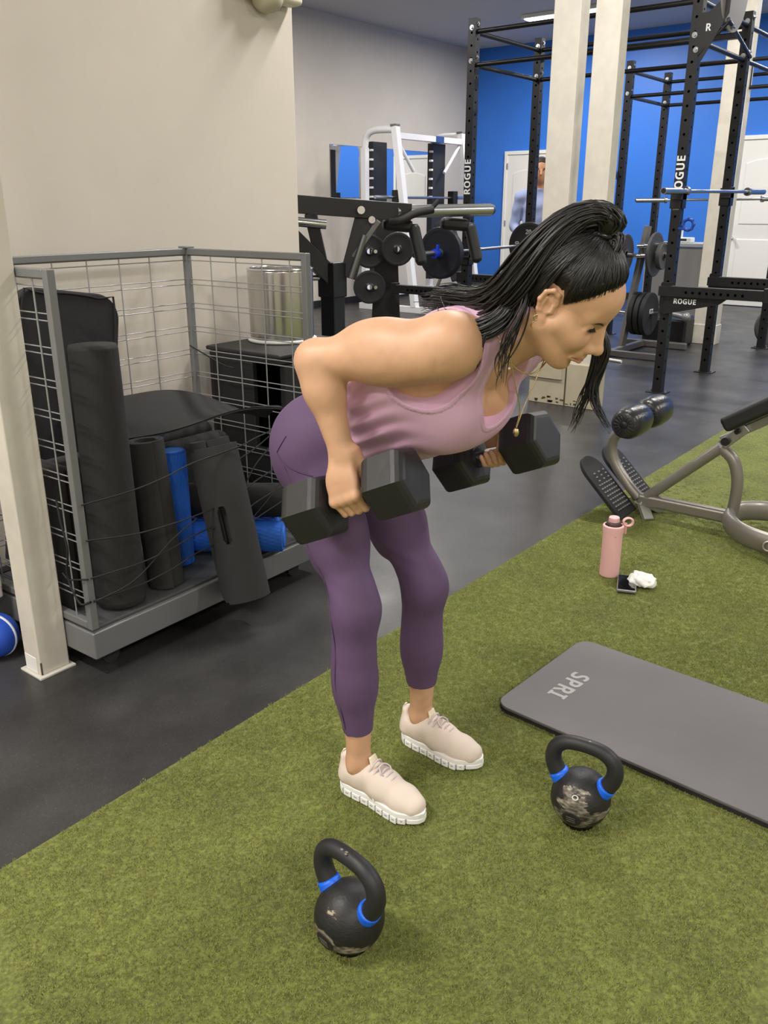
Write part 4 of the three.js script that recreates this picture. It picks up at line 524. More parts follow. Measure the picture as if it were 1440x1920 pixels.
const TA = nrm3([0.876, 0.482, 0]), TF = nrm3([0.482, -0.876, 0]), TS = [0, 0, 1], TP = (s, f, c) => [-1.43 + TA[0] * s + TF[0] * f, 0.95 + TA[1] * s + TF[1] * f, -1.61 + c];   // torso: along, front, side
const lat = (f) => [[0, 0, 1], f];
const legs = (o = 0) => { const a = []; for (const q of ['R', 'L']) { const h = Wj['hip' + q], k = Wj['knee' + q], n = Wj['ank' + q], s = q === 'R' ? 1 : -1;
  a.push(cap(h, mix3(h, k, 0.55), 0.082, 0.066, 0.022), cap(mix3(h, k, 0.5), k, 0.066, 0.047, 0.04), ell(add3(mix3(h, k, 0.4), [0.0, 0, s * 0.008]), [0.07, 0.17, 0.062], undefined, 0.022), ell(add3(k, [0.004, 0.0, 0]), [0.045, 0.07, 0.047], undefined, 0.05),
    cap(k, mix3(k, n, 0.5), 0.045, 0.041, 0.03), cap(mix3(k, n, 0.45), n, 0.041, 0.031, 0.03), ell(add3(mix3(k, n, 0.36), [-0.014, 0, s * 0.003]), [0.039, 0.13, 0.042], undefined, 0.05)); } return a; };
const pelvis = () => [cap([-1.395, 0.935, -1.545], [-1.395, 0.935, -1.675], 0.098, 0.098, 0.05), ell([-1.436, 0.905, -1.536], [0.104, 0.122, 0.088], undefined, 0.05), ell([-1.436, 0.905, -1.684], [0.104, 0.122, 0.088], undefined, 0.05), cap(TP(0.0, 0.005, 0), TP(0.16, 0.01, 0), 0.105, 0.088, 0.06, lat(1.32))];
const trunk = () => [cap(TP(0.08, 0.01, 0), TP(0.2, 0.01, 0), 0.092, 0.086, 0.06, lat(1.3)), cap(TP(0.2, 0.01, 0), TP(0.36, 0.008, 0), 0.086, 0.1, 0.06, lat(1.34)), cap(TP(0.36, 0.008, 0), TP(0.47, -0.005, 0), 0.1, 0.084, 0.06, lat(1.4)), ell(TP(0.42, 0.085, 0.066), [0.076, 0.066, 0.068], [TA, TF, TS], 0.035), ell(TP(0.42, 0.085, -0.066), [0.076, 0.066, 0.068], [TA, TF, TS], 0.035),
  cap(TP(0.5, -0.03, 0.05), add3(Wj.shR, [-0.012, 0.004, -0.02]), 0.056, 0.046, 0.05), cap(TP(0.5, -0.03, -0.05), add3(Wj.shL, [-0.012, 0.004, 0.02]), 0.056, 0.046, 0.05), cap(TP(0.3, -0.01, 0.1), add3(Wj.shR, [-0.05, -0.03, -0.02]), 0.055, 0.04, 0.06), cap(TP(0.3, -0.01, -0.1), add3(Wj.shL, [-0.05, -0.03, 0.02]), 0.055, 0.04, 0.06), cap(TP(0.5, 0.02, 0.03), add3(Wj.shR, [0.01, -0.02, -0.03]), 0.03, 0.022, 0.04), cap(TP(0.5, 0.02, -0.03), add3(Wj.shL, [0.01, -0.02, 0.03]), 0.03, 0.022, 0.04)];
const neck = () => [cap(TP(0.47, -0.012, 0.01), HP(-0.028, -0.04, 0), 0.058, 0.05, 0.045), cap(TP(0.53, 0.025, 0.01), HP(0.012, -0.07, 0.012), 0.026, 0.03, 0.05), cap(TP(0.56, 0.02, 0.02), HP(-0.012, -0.045, 0.045), 0.013, 0.018, 0.03), cap(TP(0.5, -0.05, 0.1), HP(-0.06, -0.06, 0.02), 0.032, 0.04, 0.06), cap(TP(0.5, -0.05, -0.1), HP(-0.06, -0.06, -0.02), 0.032, 0.04, 0.06)];
const arms = () => { const a = []; for (const q of ['R', 'L']) { const s = Wj['sh' + q], e = Wj['el' + q], w = Wj['wr' + q], sg = q === 'R' ? 1 : -1; a.push(ell(add3(s, [0.002, 0.004, sg * 0.004]), [0.054, 0.056, 0.053], undefined, 0.04), cap(s, mix3(s, e, 0.5), 0.056, 0.057, 0.04), cap(mix3(s, e, 0.45), e, 0.057, 0.043, 0.03), ell(add3(mix3(s, e, 0.42), [0, -0.01, sg * 0.004]), [0.1, 0.046, 0.05], [nrm3(sub3(e, s)), [0, 1, 0], [0, 0, 1]], 0.04), ell(add3(mix3(s, e, 0.45), [0, 0.018, 0]), [0.1, 0.042, 0.046], [nrm3(sub3(e, s)), [0, 1, 0], [0, 0, 1]], 0.04),
  ell(e, [0.042, 0.042, 0.04], undefined, 0.02), cap(e, mix3(e, w, 0.3), 0.04, 0.041, 0.02), cap(mix3(e, w, 0.28), w, 0.041, 0.0255, 0.03, [[0.9, 0.3, 0.2], 1.0])); } return a; };
function grip(W, A, B, t, outZ) {                    // a hand closed round the handle from A to B
  const e1 = nrm3(sub3(B, A)), G = mix3(A, B, t); let e2 = sub3(W, G); e2 = nrm3(add3(e2, e1, -dot3(e2, e1))); let e3 = cr3(e1, e2); if (e3[2] * outZ < 0) e3 = e3.map((q) => -q);
  const P = (x, r, deg) => { const c = Math.cos(deg * PI / 180) * r, s = Math.sin(deg * PI / 180) * r; return [0, 1, 2].map((i) => G[i] + e1[i] * x + e3[i] * c + e2[i] * s); }, out = [];
  const F = [[0.0285, 1.0, 0.0088], [0.0098, 1.06, 0.0092], [-0.0092, 1.0, 0.0087], [-0.0268, 0.86, 0.0077]];
  for (const [x, l, r] of F) { const m = P(x, 0.0335, 16), p1 = P(x * 0.98, 0.0315 * (0.9 + 0.1 * l), -62), p2 = P(x * 0.95, 0.0285, -128), p3 = P(x * 0.92, 0.027, -128 - 52 * l), wr = add3(add3(W, e1, x * 0.5), e3, 0.004);
    out.push(cap(wr, m, 0.0128, 0.0112, 0.0085), cap(m, p1, r + 0.0012, r, 0.005), cap(p1, p2, r, r * 0.94, 0.004), cap(p2, p3, r * 0.94, r * 0.82, 0.004), ell(m, [r + 0.0036, r + 0.0036, r + 0.0036], undefined, 0.008)); }
  out.push(ell(P(0.002, 0.045, 62), [0.036, 0.034, 0.0165], [e1, e2, e3], 0.02), cap(W, P(0, 0.062, 78), 0.025, 0.022, 0.02, [e3, 0.78]));
  const tb = add3(add3(W, e1, 0.024), e3, -0.012), t1 = P(0.046, 0.04, 110), t2 = P(0.044, 0.034, 170), t3 = P(0.03, 0.036, 225); out.push(cap(tb, t1, 0.015, 0.0135, 0.014), cap(t1, t2, 0.012, 0.0108, 0.006), cap(t2, t3, 0.0108, 0.0092, 0.004));
  return out;
}
const hands = () => [...grip(Wj.wrR, ...DBR, 0.475, 1), ...grip(Wj.wrL, ...DBL, 0.5, -1)];
const head = () => { const E = (a, b, c, r, k = 0.02) => ell(HP(a, b, c), r, HAX, k), C = (p, q, ra, rb, k = 0.012) => cap(HP(...p), HP(...q), ra, rb, k), o = [];
  o.push(E(-0.012, 0.052, 0, [0.096, 0.082, 0.074], 0.03), E(0.03, 0.045, 0, [0.066, 0.068, 0.064], 0.03), E(0.04, -0.02, 0, [0.05, 0.072, 0.057], 0.03), E(0.045, -0.062, 0, [0.042, 0.045, 0.047], 0.025));
  for (const s of [1, -1]) { o.push(C([0.0, -0.045, s * 0.058], [0.06, -0.096, s * 0.02], 0.012, 0.013, 0.03), C([0.03, -0.02, s * 0.056], [0.07, -0.028, s * 0.04], 0.014, 0.014, 0.03), E(0.066, -0.032, s * 0.032, [0.02, 0.02, 0.02], 0.02)); }   // jaw line, cheekbones
  o.push(E(0.07, -0.1, 0, [0.016, 0.015, 0.018], 0.02), C([0.082, 0.018, 0.012], [0.07, 0.019, 0.045], 0.011, 0.009, 0.018), C([0.082, 0.018, -0.012], [0.07, 0.019, -0.045], 0.011, 0.009, 0.018), E(0.074, 0.05, 0, [0.024, 0.03, 0.04], 0.03));  // chin, brow, forehead
  for (const s of [1, -1]) o.push(carve(E(0.097, 0.003, s * 0.035, [0.016, 0.0095, 0.018], 0.012)));
  for (const s of [1, -1]) o.push(E(0.0735, 0.002, s * 0.0335, [0.0125, 0.011, 0.0145], 0.004), C([0.0825, 0.0065, s * 0.022], [0.078, 0.0055, s * 0.047], 0.0044, 0.004, 0.006), C([0.0815, -0.005, s * 0.024], [0.077, -0.004, s * 0.046], 0.0042, 0.004, 0.01));
  o.push(E(0.084, -0.02, 0, [0.022, 0.03, 0.0155], 0.012), E(0.086, -0.036, 0, [0.02, 0.016, 0.02], 0.01), C([0.09, 0.01, 0], [0.116, -0.034, 0], 0.0075, 0.0095, 0.014), E(0.1155, -0.039, 0, [0.0125, 0.011, 0.012], 0.008), E(0.101, -0.043, 0.0125, [0.013, 0.0095, 0.009], 0.007), E(0.101, -0.043, -0.0125, [0.013, 0.0095, 0.009], 0.007));
  for (const s of [1, -1]) o.push(carve(E(0.1065, -0.0535, s * 0.0065, [0.0042, 0.003, 0.003], 0.002)));
  o.push(E(0.086, -0.062, 0, [0.017, 0.014, 0.026], 0.016), C([0.101, -0.0655, 0.006], [0.082, -0.0705, 0.027], 0.0054, 0.0034, 0.006), C([0.101, -0.0655, -0.006], [0.082, -0.0705, -0.027], 0.0054, 0.0034, 0.006), C([0.099, -0.077, 0.007], [0.081, -0.0725, 0.026], 0.0068, 0.0034, 0.006), C([0.099, -0.077, -0.007], [0.081, -0.0725, -0.026], 0.0068, 0.0034, 0.006));
  o.push(carve(cap(HP(0.106, -0.071, 0), HP(0.0865, -0.0718, 0.0285), 0.0013, 0.0011, 0.003)), carve(cap(HP(0.106, -0.071, 0), HP(0.0865, -0.0718, -0.0285), 0.0013, 0.0011, 0.003)), carve(E(0.094, -0.088, 0, [0.008, 0.006, 0.016], 0.01)));
  for (const s of [1, -1]) { const H = (a, b, c) => HP(a, b, s * c);                 // ears: helix, inner fold, lobe
    const hx = [[0.004, 0.012, 0.07], [-0.001, 0.029, 0.076], [-0.012, 0.034, 0.081], [-0.023, 0.025, 0.084], [-0.026, 0.006, 0.082], [-0.019, -0.014, 0.076], [-0.008, -0.027, 0.072]];
    for (let i = 0; i < 6; i++) o.push(cap(H(...hx[i]), H(...hx[i + 1]), 0.0048, 0.0048, 0.004)); o.push(ell(H(-0.01, 0.004, 0.072), [0.017, 0.027, 0.006], HAX, 0.006), ell(H(-0.004, -0.03, 0.071), [0.0085, 0.01, 0.006], HAX, 0.006), cap(H(-0.013, -0.012, 0.0765), H(-0.016, 0.014, 0.079), 0.0036, 0.0036, 0.004), cap(H(0.004, -0.006, 0.073), H(0.002, 0.006, 0.073), 0.005, 0.004, 0.005), carve(ell(H(-0.007, -0.002, 0.084), [0.007, 0.011, 0.009], HAX, 0.006))); }
  return o; };
{ const prims = [...pelvis(), ...trunk(), ...legs(), ...arms(), ...neck(), ...hands(), ...head()], P0 = [...pelvis(), ...trunk(), ...legs(), ...arms(), ...neck()];
  for (const q of ['R', 'L']) prims.push(cap(Wj['ank' + q], add3(Wj['ank' + q], [0.01, -0.05, 0]), 0.031, 0.022, 0.02), cap(add3(Wj['ank' + q], [-0.01, -0.055, 0]), add3(Wj['ank' + q], [0.12, -0.06, 0]), 0.02, 0.016, 0.02), ell(add3(Wj['ank' + q], [-0.004, -0.012, q === 'R' ? 0.026 : -0.026]), [0.012, 0.014, 0.01], undefined, 0.012), ell(add3(Wj['ank' + q], [-0.004, -0.008, q === 'R' ? -0.026 : 0.026]), [0.012, 0.014, 0.01], undefined, 0.012));
  const f = field(prims), inHead = (x, y, z) => { const d = sub3([x, y, z], HO); return Math.abs(dot3(d, HF) - 0.01) < 0.125 && Math.abs(dot3(d, HU) - 0.012) < 0.125 && Math.abs(dot3(d, HS)) < 0.105; };
  const box = (c, r) => [c.map((q) => q - r), c.map((q) => q + r)], hc = [mix3(mix3(...DBR, 0.45), Wj.wrR, 0.35), mix3(mix3(...DBL, 0.5), Wj.wrL, 0.35)], inHand = (x, y, z) => hc.some((c) => Math.max(Math.abs(x - c[0]), Math.abs(y - c[1]), Math.abs(z - c[2])) < 0.078);
  const gs = [meshField(f, [-1.66, 0.0, -1.98], [-0.6, 1.52, -1.22], 0.0075, (x, y, z) => inHead(x, y, z) || inHand(x, y, z)), meshField(f, ...box(HP(0.01, 0.012, 0), 0.175), 0.0022, (x, y, z) => !inHead(x, y, z) && !(() => { const d = sub3([x, y, z], HO); return Math.abs(dot3(d, HF) - 0.01) < 0.133 && Math.abs(dot3(d, HU) - 0.012) < 0.133 && Math.abs(dot3(d, HS)) < 0.113; })()), ...hc.map((c) => meshField(f, ...box(c, 0.086), 0.0028))];
  const g = join(gs), p = g.attributes.position, col = new Float32Array(p.count * 3), skin = [0.62, 0.36, 0.22], lip = [0.50, 0.22, 0.165];
  for (let i = 0; i < p.count; i++) { const d = sub3([p.getX(i), p.getY(i), p.getZ(i)], HO), a = dot3(d, HF), b = dot3(d, HU), c = Math.abs(dot3(d, HS)); const n = 0.95 + 0.1 * vn(p.getX(i) * 60 + 200, p.getY(i) * 60 + p.getZ(i) * 47 + 300, 512, 5); let k = skin.map((q) => q * n);
    if (a > 0.05 && c < 0.06) { const l = sstep(0.0075, 0.004, Math.abs(b + 0.071 - (c * 0.06))) * sstep(0.029, 0.023, c) * sstep(0.078, 0.084, a); k = mix3(k, lip, l * 0.75); }
    col[i * 3] = k[0]; col[i * 3 + 1] = k[1]; col[i * 3 + 2] = k[2]; }
  g.setAttribute('color', new THREE.BufferAttribute(col, 3));
  obj('body', g, phys(0xffffff, 0.48, 0, { vertexColors: true, sheen: 0.2, sheenRoughness: 0.5 }), woman);
  console.log('body tris', p.count / 3);
  // leggings
  const lg = field([...pelvis(), ...legs(), cap(TP(0.05, 0.01, 0), TP(0.22, 0.012, 0), 0.095, 0.09, 0.05, lat(1.32))]);
  const legF = (x, y, z) => { const wr = 0.0012 * Math.sin(y * 130 + x * 60) * sstep(0.1, 0.0, Math.abs(y - 0.62)) * 0.5; let d = lg(x, y, z) - 0.0045 - wr; const hem = (z > -1.615 ? 0.2 : 0.212) + 0.02 * (x + 1.235); d = Math.max(d, hem - y); return Math.max(d, dot3(sub3([x, y, z], TP(0, 0, 0)), TA) - 0.215); };
  obj('leggings', meshField(legF, [-1.66, 0.17, -1.86], [-1.06, 1.18, -1.36], 0.006), std(0x5e476a, 0.7, 0, { bumpMap: tex(128, (u, v) => 255 * fbm(u, v, 64, 2, 33), false), bumpScale: 0.0002 }), woman);
  const seam = (pts, r = 0.0018) => obj('leggings_seam', tube(pts.map((q) => { let p = A3(q); for (let i = 0; i < 8; i++) { const d = legF(p.x, p.y, p.z) - 0.0002, e = 0.003, n = v3(legF(p.x + e, p.y, p.z) - legF(p.x - e, p.y, p.z), legF(p.x, p.y + e, p.z) - legF(p.x, p.y - e, p.z), legF(p.x, p.y, p.z + e) - legF(p.x, p.y, p.z - e)).normalize(); p.addScaledVector(n, -d); } return p; }), r, 50, 6), std(0x43304f, 0.7), woman);
  seam([[-1.45, 0.93, -1.44], [-1.43, 0.915, -1.44], [-1.4, 0.9, -1.44], [-1.37, 0.892, -1.44], [-1.34, 0.888, -1.44]]); seam([[-1.45, 0.93, -1.44], [-1.435, 0.95, -1.44], [-1.42, 0.97, -1.45]]); seam([[-1.425, 0.9, -1.43], [-1.41, 0.84, -1.42], [-1.385, 0.78, -1.42], [-1.355, 0.72, -1.42], [-1.325, 0.66, -1.42], [-1.295, 0.6, -1.42], [-1.27, 0.53, -1.42], [-1.26, 0.45, -1.42], [-1.258, 0.36, -1.42], [-1.25, 0.28, -1.42], [-1.245, 0.22, -1.43]], 0.0012);
  // tank top
  const tk = field([...trunk().map((p) => ({ ...p, k: p.k * 1.5 })), cap(TP(0.12, 0.02, 0), TP(0.4, 0.035, 0), 0.096, 0.092, 0.05, lat(1.34)), cap(TP(0.38, 0.09, -0.06), TP(0.38, 0.09, 0.06), 0.066, 0.066, 0.05), cap(TP(0.2, 0.05, 0), TP(0.38, 0.085, 0), 0.07, 0.072, 0.05, lat(1.3)), ...neck().slice(0, 1), ...neck().slice(3)]);
  const hole = (sg) => { const s = sg > 0 ? Wj.shR : Wj.shL; return [ell(TP(0.512, -0.025, sg * 0.206), [0.124, 0.142, 0.1], [TA, TF, TS], 0.01)]; };
  const holes = [...hole(1), ...hole(-1)], collar = [ell(TP(0.58, 0.09, 0), [0.145, 0.115, 0.08], [TA, TF, TS], 0.01), ell(TP(0.6, -0.04, 0), [0.15, 0.16, 0.08], [TA, TF, TS], 0.01)];
  const tankF = (x, y, z) => { let d = tk(x, y, z) - 0.0065; const l = sub3([x, y, z], TP(0, 0, 0)), s = dot3(l, TA), fr = dot3(l, TF), c = l[2];
    const loose = sstep(0.42, 0.24, s) * sstep(-0.06, 0.02, fr + Math.abs(c) * 0.3); d -= loose * (0.003 + 0.004 * Math.sin(fr * 150 - s * 44 + 1.5 * Math.sin(s * 17 + fr * 21) + c * 14) + 0.0024 * Math.sin(fr * 190 - s * 40 + c * 60 + 2 * Math.sin(s * 23)));
    let cm = 9; for (const h of holes) cm = Math.min(cm, h.d(x, y, z)); for (const h of collar) cm = Math.min(cm, h.d(x, y, z) * 0.8); d -= 0.0016 * sstep(0.0115, 0.0095, cm); for (const h of holes) d = Math.max(d, -h.d(x, y, z)); for (const h of collar) d = Math.max(d, -h.d(x, y, z)); d = Math.max(d, 0.158 + 0.02 * Math.sin(c * 9) - fr * 0.1 - s); return d; };
  const topM = std(0xd2aac6, 0.58, 0, { bumpMap: tex(128, (u, v) => 255 * fbm(u, v, 64, 2, 37), false), bumpScale: 0.0002 });
  obj('tank_top', meshField(tankF, [-1.4, 0.86, -1.86], [-0.76, 1.36, -1.36], 0.0045), topM, woman);
}
// ------------------------------------------------------------------ hair, jewellery, shoes
{ const mHair = phys(0x0c0a0b, 0.42, 0, { clearcoat: 0.1, clearcoatRoughness: 0.4 });
  const sk = field([ell(HP(-0.012, 0.052, 0), [0.106, 0.092, 0.084], HAX, 0.03), ell(HP(0.03, 0.045, 0), [0.076, 0.078, 0.074], HAX, 0.03), ell(HP(-0.04, -0.01, 0), [0.06, 0.06, 0.062], HAX, 0.04)]);
  const line = (a, c) => (a > 0.004 ? lerp(0.038, 0.008 + (a - 0.012) * 1.2 - 0.04 * Math.max(0, 0.05 - Math.abs(c)), sstep(0.004, 0.018, a)) : a > -0.024 ? 0.038 : lerp(0.038, -0.075, sstep(-0.024, -0.034, a)));
  const capF = (x, y, z) => { const d = sub3([x, y, z], HO), a = dot3(d, HF), b = dot3(d, HU), c = dot3(d, HS); const ang = Math.atan2(b - 0.05, a + 0.01), w = 0.0005 * Math.sin(ang * 46 + c * 130); const edge = 0.0105 * (1 - sstep(0, 0.034, b - line(a, c))); return Math.max(sk(x, y, z) - w + edge, line(a, c) - 0.002 - b); };
  const hair = obj('hair', meshField(capF, HP(0, 0.04, 0).map((q) => q - 0.14), HP(0, 0.04, 0).map((q) => q + 0.14), 0.003), mHair, woman);
  const onSkull = (p, off) => { let q = [...p]; for (let i = 0; i < 6; i++) { const d = sk(...q) - off, e = 0.002, n = nrm3([sk(q[0] + e, q[1], q[2]) - sk(q[0] - e, q[1], q[2]), sk(q[0], q[1] + e, q[2]) - sk(q[0], q[1] - e, q[2]), sk(q[0], q[1], q[2] + e) - sk(q[0], q[1], q[2] - e)]); q = add3(q, n, -d); } return q; };
  const st = [], base = HP(-0.004, 0.146, 0);
  for (let k = 0; k < 800; k++) {                      // strands combed from the hairline up to the tie
    const side = rnd() < 0.8 ? 1 : -1, t = rnd(); let a, b, c; if (t < 0.4) { a = RR(0.014, 0.098); c = side * lerp(0.078, 0.0, Math.pow(clamp((a - 0.01) / 0.088, 0, 1), 1.6)); b = line(a, c) + 0.03 * rnd() * rnd() + 0.001; } else { a = RR(-0.1, -0.034); b = lerp(0.035, -0.07, sstep(-0.02, -0.05, a)) + RR(0, 0.03); c = side * RR(0.0, 0.07); if (t > 0.6) { a = RR(-0.09, 0.075); b = line(a, 0.08) + RR(0.01, 0.06); c = side * RR(0.03, 0.08); } }
    const p0 = HP(a, b, c), pts = []; for (let i = 0; i <= 5; i++) { const q = mix3(p0, base, i / 5); q[0] += RR(-0.003, 0.003); pts.push(i === 5 ? add3(base, [RR(-0.012, 0.012), RR(-0.008, 0.008), RR(-0.012, 0.012)]) : onSkull(q, (i === 0 ? -0.0095 : i === 1 ? -0.0025 : 0) + RR(0.0003, 0.003) + i * 0.0007)); }
    st.push(taper(pts, [0.0003, 0.0014, 0.0019, 0.002], 16, 5)); }
  obj('combed_strands', st, mHair, hair).userData.kind = 'stuff';
  const strands = (name, path, n, spread, r, wob, m = mHair) => { const gs = [], c = new THREE.CatmullRomCurve3(path.map(A3)); for (let k = 0; k < n; k++) { const u = nrm3([RR(-1, 1), RR(-1, 1), RR(-1, 1)]), s = Math.sqrt(rnd()), ph = RR(0, 6), len = RR(0.72, 1), pts = []; for (let i = 0; i <= 9; i++) { const t = i / 9 * len, p = c.getPointAt(t).toArray(), w = lerp(spread[0], spread[1], Math.min(1, t * 2.2)) * (t > 0.75 ? 1 + (t - 0.75) * spread[2] : 1); pts.push(add3(p, u, s * w).map((q, j) => q + wob * t * Math.sin(ph + t * 7 + j * 2))); } gs.push(taper(pts, [name === 'ponytail' ? r : r * 0.25, r * 1.1, r, r * 0.75, r * 0.2], 28, 5)); } const o = obj(name, gs, m, hair); o.userData.kind = 'stuff'; return o; };
  strands('ponytail', [HP(-0.004, 0.14, 0), HP(-0.01, 0.17, 0.004), HP(-0.035, 0.176, 0.012), HP(-0.066, 0.142, 0.036), HP(-0.08, 0.072, 0.056), HP(-0.082, 0.0, 0.06), [-0.9, 1.318, -1.525], [-0.96, 1.305, -1.535], [-1.03, 1.302, -1.55], [-1.1, 1.287, -1.57]], 620, [0.014, 0.04, 0.4], 0.003, 0.009);
  strands('ponytail', [HP(0.0, 0.14, 0), HP(0.006, 0.166, -0.005), HP(0.0, 0.182, -0.01), HP(-0.022, 0.184, -0.005), HP(-0.055, 0.16, 0.0), HP(-0.085, 0.1, 0.0), HP(-0.092, 0.02, 0.0), [-0.9, 1.32, -1.6], [-0.97, 1.29, -1.61]], 260, [0.014, 0.026, 0.8], 0.0027, 0.006);
  strands('ponytail', [HP(0.0, 0.14, 0), HP(0.016, 0.158, 0.0), HP(0.028, 0.142, 0.012), HP(0.026, 0.12, 0.02)], 60, [0.012, 0.014, 0], 0.003, 0.004);
  obj('ponytail_core', taper([HP(-0.004, 0.14, 0), HP(-0.01, 0.168, 0.004), HP(-0.035, 0.172, 0.01), HP(-0.066, 0.138, 0.028), HP(-0.08, 0.068, 0.04), HP(-0.084, 0.0, 0.042), [-0.9, 1.315, -1.54], [-0.965, 1.3, -1.545], [-1.03, 1.298, -1.555]], [0.014, 0.02, 0.026, 0.03, 0.03, 0.03, 0.028, 0.022, 0.004], 60, 12), mHair, hair);
  // the tail's sweep over the shoulder and the loose locks
  strands('loose_lock', [HP(-0.095, 0.02, 0.045), [-0.87, 1.3, -1.505], [-0.9, 1.272, -1.48], [-0.945, 1.262, -1.475], [-0.99, 1.28, -1.49], [-1.03, 1.298, -1.53]], 240, [0.014, 0.021, 1], 0.0026, 0.007);
  strands('loose_lock', [HP(-0.06, 0.0, 0.07), [-0.835, 1.3, -1.5], [-0.853, 1.25, -1.487], [-0.868, 1.2, -1.478], [-0.862, 1.15, -1.47]], 16, [0.012, 0.02, 0.3], 0.0017, 0.008);
  strands('loose_lock', [[-0.895, 1.275, -1.478], [-0.897, 1.25, -1.464], [-0.902, 1.22, -1.458], [-0.908, 1.19, -1.456]], 18, [0.008, 0.007, 0], 0.0018, 0.004);
  strands('loose_lock', [HP(0.03, 0.05, -0.078), HP(0.035, 0.0, -0.082), [-0.755, 1.22, -1.69], [-0.758, 1.16, -1.685], [-0.775, 1.1, -1.68], [-0.79, 1.04, -1.675]], 46, [0.012, 0.009, -1.5], 0.0019, 0.006);
  strands('loose_lock', [HP(0.03, 0.05, -0.078), HP(0.045, 0.0, -0.084), [-0.735, 1.22, -1.69], [-0.752, 1.15, -1.685], [-0.742, 1.1, -1.68], [-0.7, 1.05, -1.675]], 46, [0.01, 0.008, -1.5], 0.0019, 0.006);
  const tie = new THREE.TorusGeometry(0.019, 0.006, 10, 30); const to = obj('hair_tie', tie, std(0x141416, 0.25), hair); to.position.set(...HP(-0.006, 0.15, 0)); to.quaternion.setFromUnitVectors(v3(0, 0, 1), A3(nrm3(add3(HU, HF, -0.2))));
  // brows and lashes
  const lash = std(0x120d0c, 0.7);
  for (const s of [1, -1]) { obj('eyebrow', taper([HP(0.0975, 0.013, s * 0.013), HP(0.0965, 0.0175, s * 0.025), HP(0.091, 0.0195, s * 0.037), HP(0.079, 0.014, s * 0.05)], [0.0022, 0.003, 0.0024, 0.0008], 20, 8, 0.6), std(0x2a1a14, 0.8), woman);
    obj('eyelashes', [taper([HP(0.086, 0.0015, s * 0.02), HP(0.0885, 0.0005, s * 0.03), HP(0.0855, 0.0002, s * 0.042), HP(0.076, 0.002, s * 0.052)], [0.0014, 0.0034, 0.0036, 0.0014], 20, 6, 0.9), ...Array.from({ length: 15 }, (_, i) => { const t = i / 14, c = s * lerp(0.022, 0.05, t), q = HP(lerp(0.0885, 0.079, t * t), 0.0005, c), o = add3(HF, HS, s * 0.7 * t); return taper([q, add3(add3(q, o, 0.004), HU, -0.0025), add3(add3(q, o, 0.007), HU, -0.0035)], [0.0006, 0.0005, 0.0001], 5, 4); })], lash, woman);
    obj('eye', ell2(HP(0.0765, 0.0012, s * 0.0335), 0.0098), std(0x1d1412, 0.2), woman); }
  function ell2(c, r) { const g = new THREE.SphereGeometry(r, 20, 14); g.translate(...c); return g; }
  // hoop earrings, necklaces, bracelet
  const gold = std(0xd9c69a, 0.25, 1);
  for (const [r, p] of [[0.0085, [-0.006, -0.044, 0.0735]], [0.0055, [-0.012, -0.03, 0.077]]]) { const e = obj('earring', new THREE.TorusGeometry(r, 0.0013, 8, 24), gold, woman); e.position.set(...HP(...p)); e.rotation.set(0.3, 0.7, 0.2); }
  obj('necklace', tube([[-0.925, 1.285, -1.5], [-0.885, 1.255, -1.505], [-0.865, 1.2, -1.525], [-0.838, 1.175, -1.56], [-0.822, 1.2, -1.6], [-0.835, 1.25, -1.66]], 0.0016, 60, 6), gold, woman);
  const n = obj('necklace', tube([[-0.9, 1.285, -1.53], [-0.868, 1.235, -1.515], [-0.856, 1.16, -1.53], [-0.852, 1.1, -1.55], [-0.858, 1.06, -1.55], [-0.848, 1.11, -1.565], [-0.832, 1.19, -1.6], [-0.84, 1.25, -1.67]], 0.0012, 80, 6), gold, woman);
  obj('pendant', [ball(0.007, -0.858, 1.051, -1.55, 1, 1.4, 0.6, 14)], gold, n); const beads = []; for (let k = 0; k < 5; k++) beads.push(ball(0.0028, lerp(-0.885, -0.862, k / 4), lerp(1.262, 1.19, k / 4), lerp(-1.502, -1.515, k / 4), 1, 1, 1, 8)); obj('bead', beads, std(0xe8e4da, 0.2), n).userData.kind = 'stuff';
  { const d = nrm3(sub3(Wj.elR, Wj.wrR)), c = add3(Wj.wrR, d, 0.012), g = new THREE.TorusGeometry(0.0272, 0.0009, 6, 40); const b = obj('bracelet', g, std(0xb0885a, 0.4, 0.6), woman); b.position.set(...c); b.quaternion.setFromUnitVectors(v3(0, 0, 1), A3(d)); b.rotateX(0.25); }
}
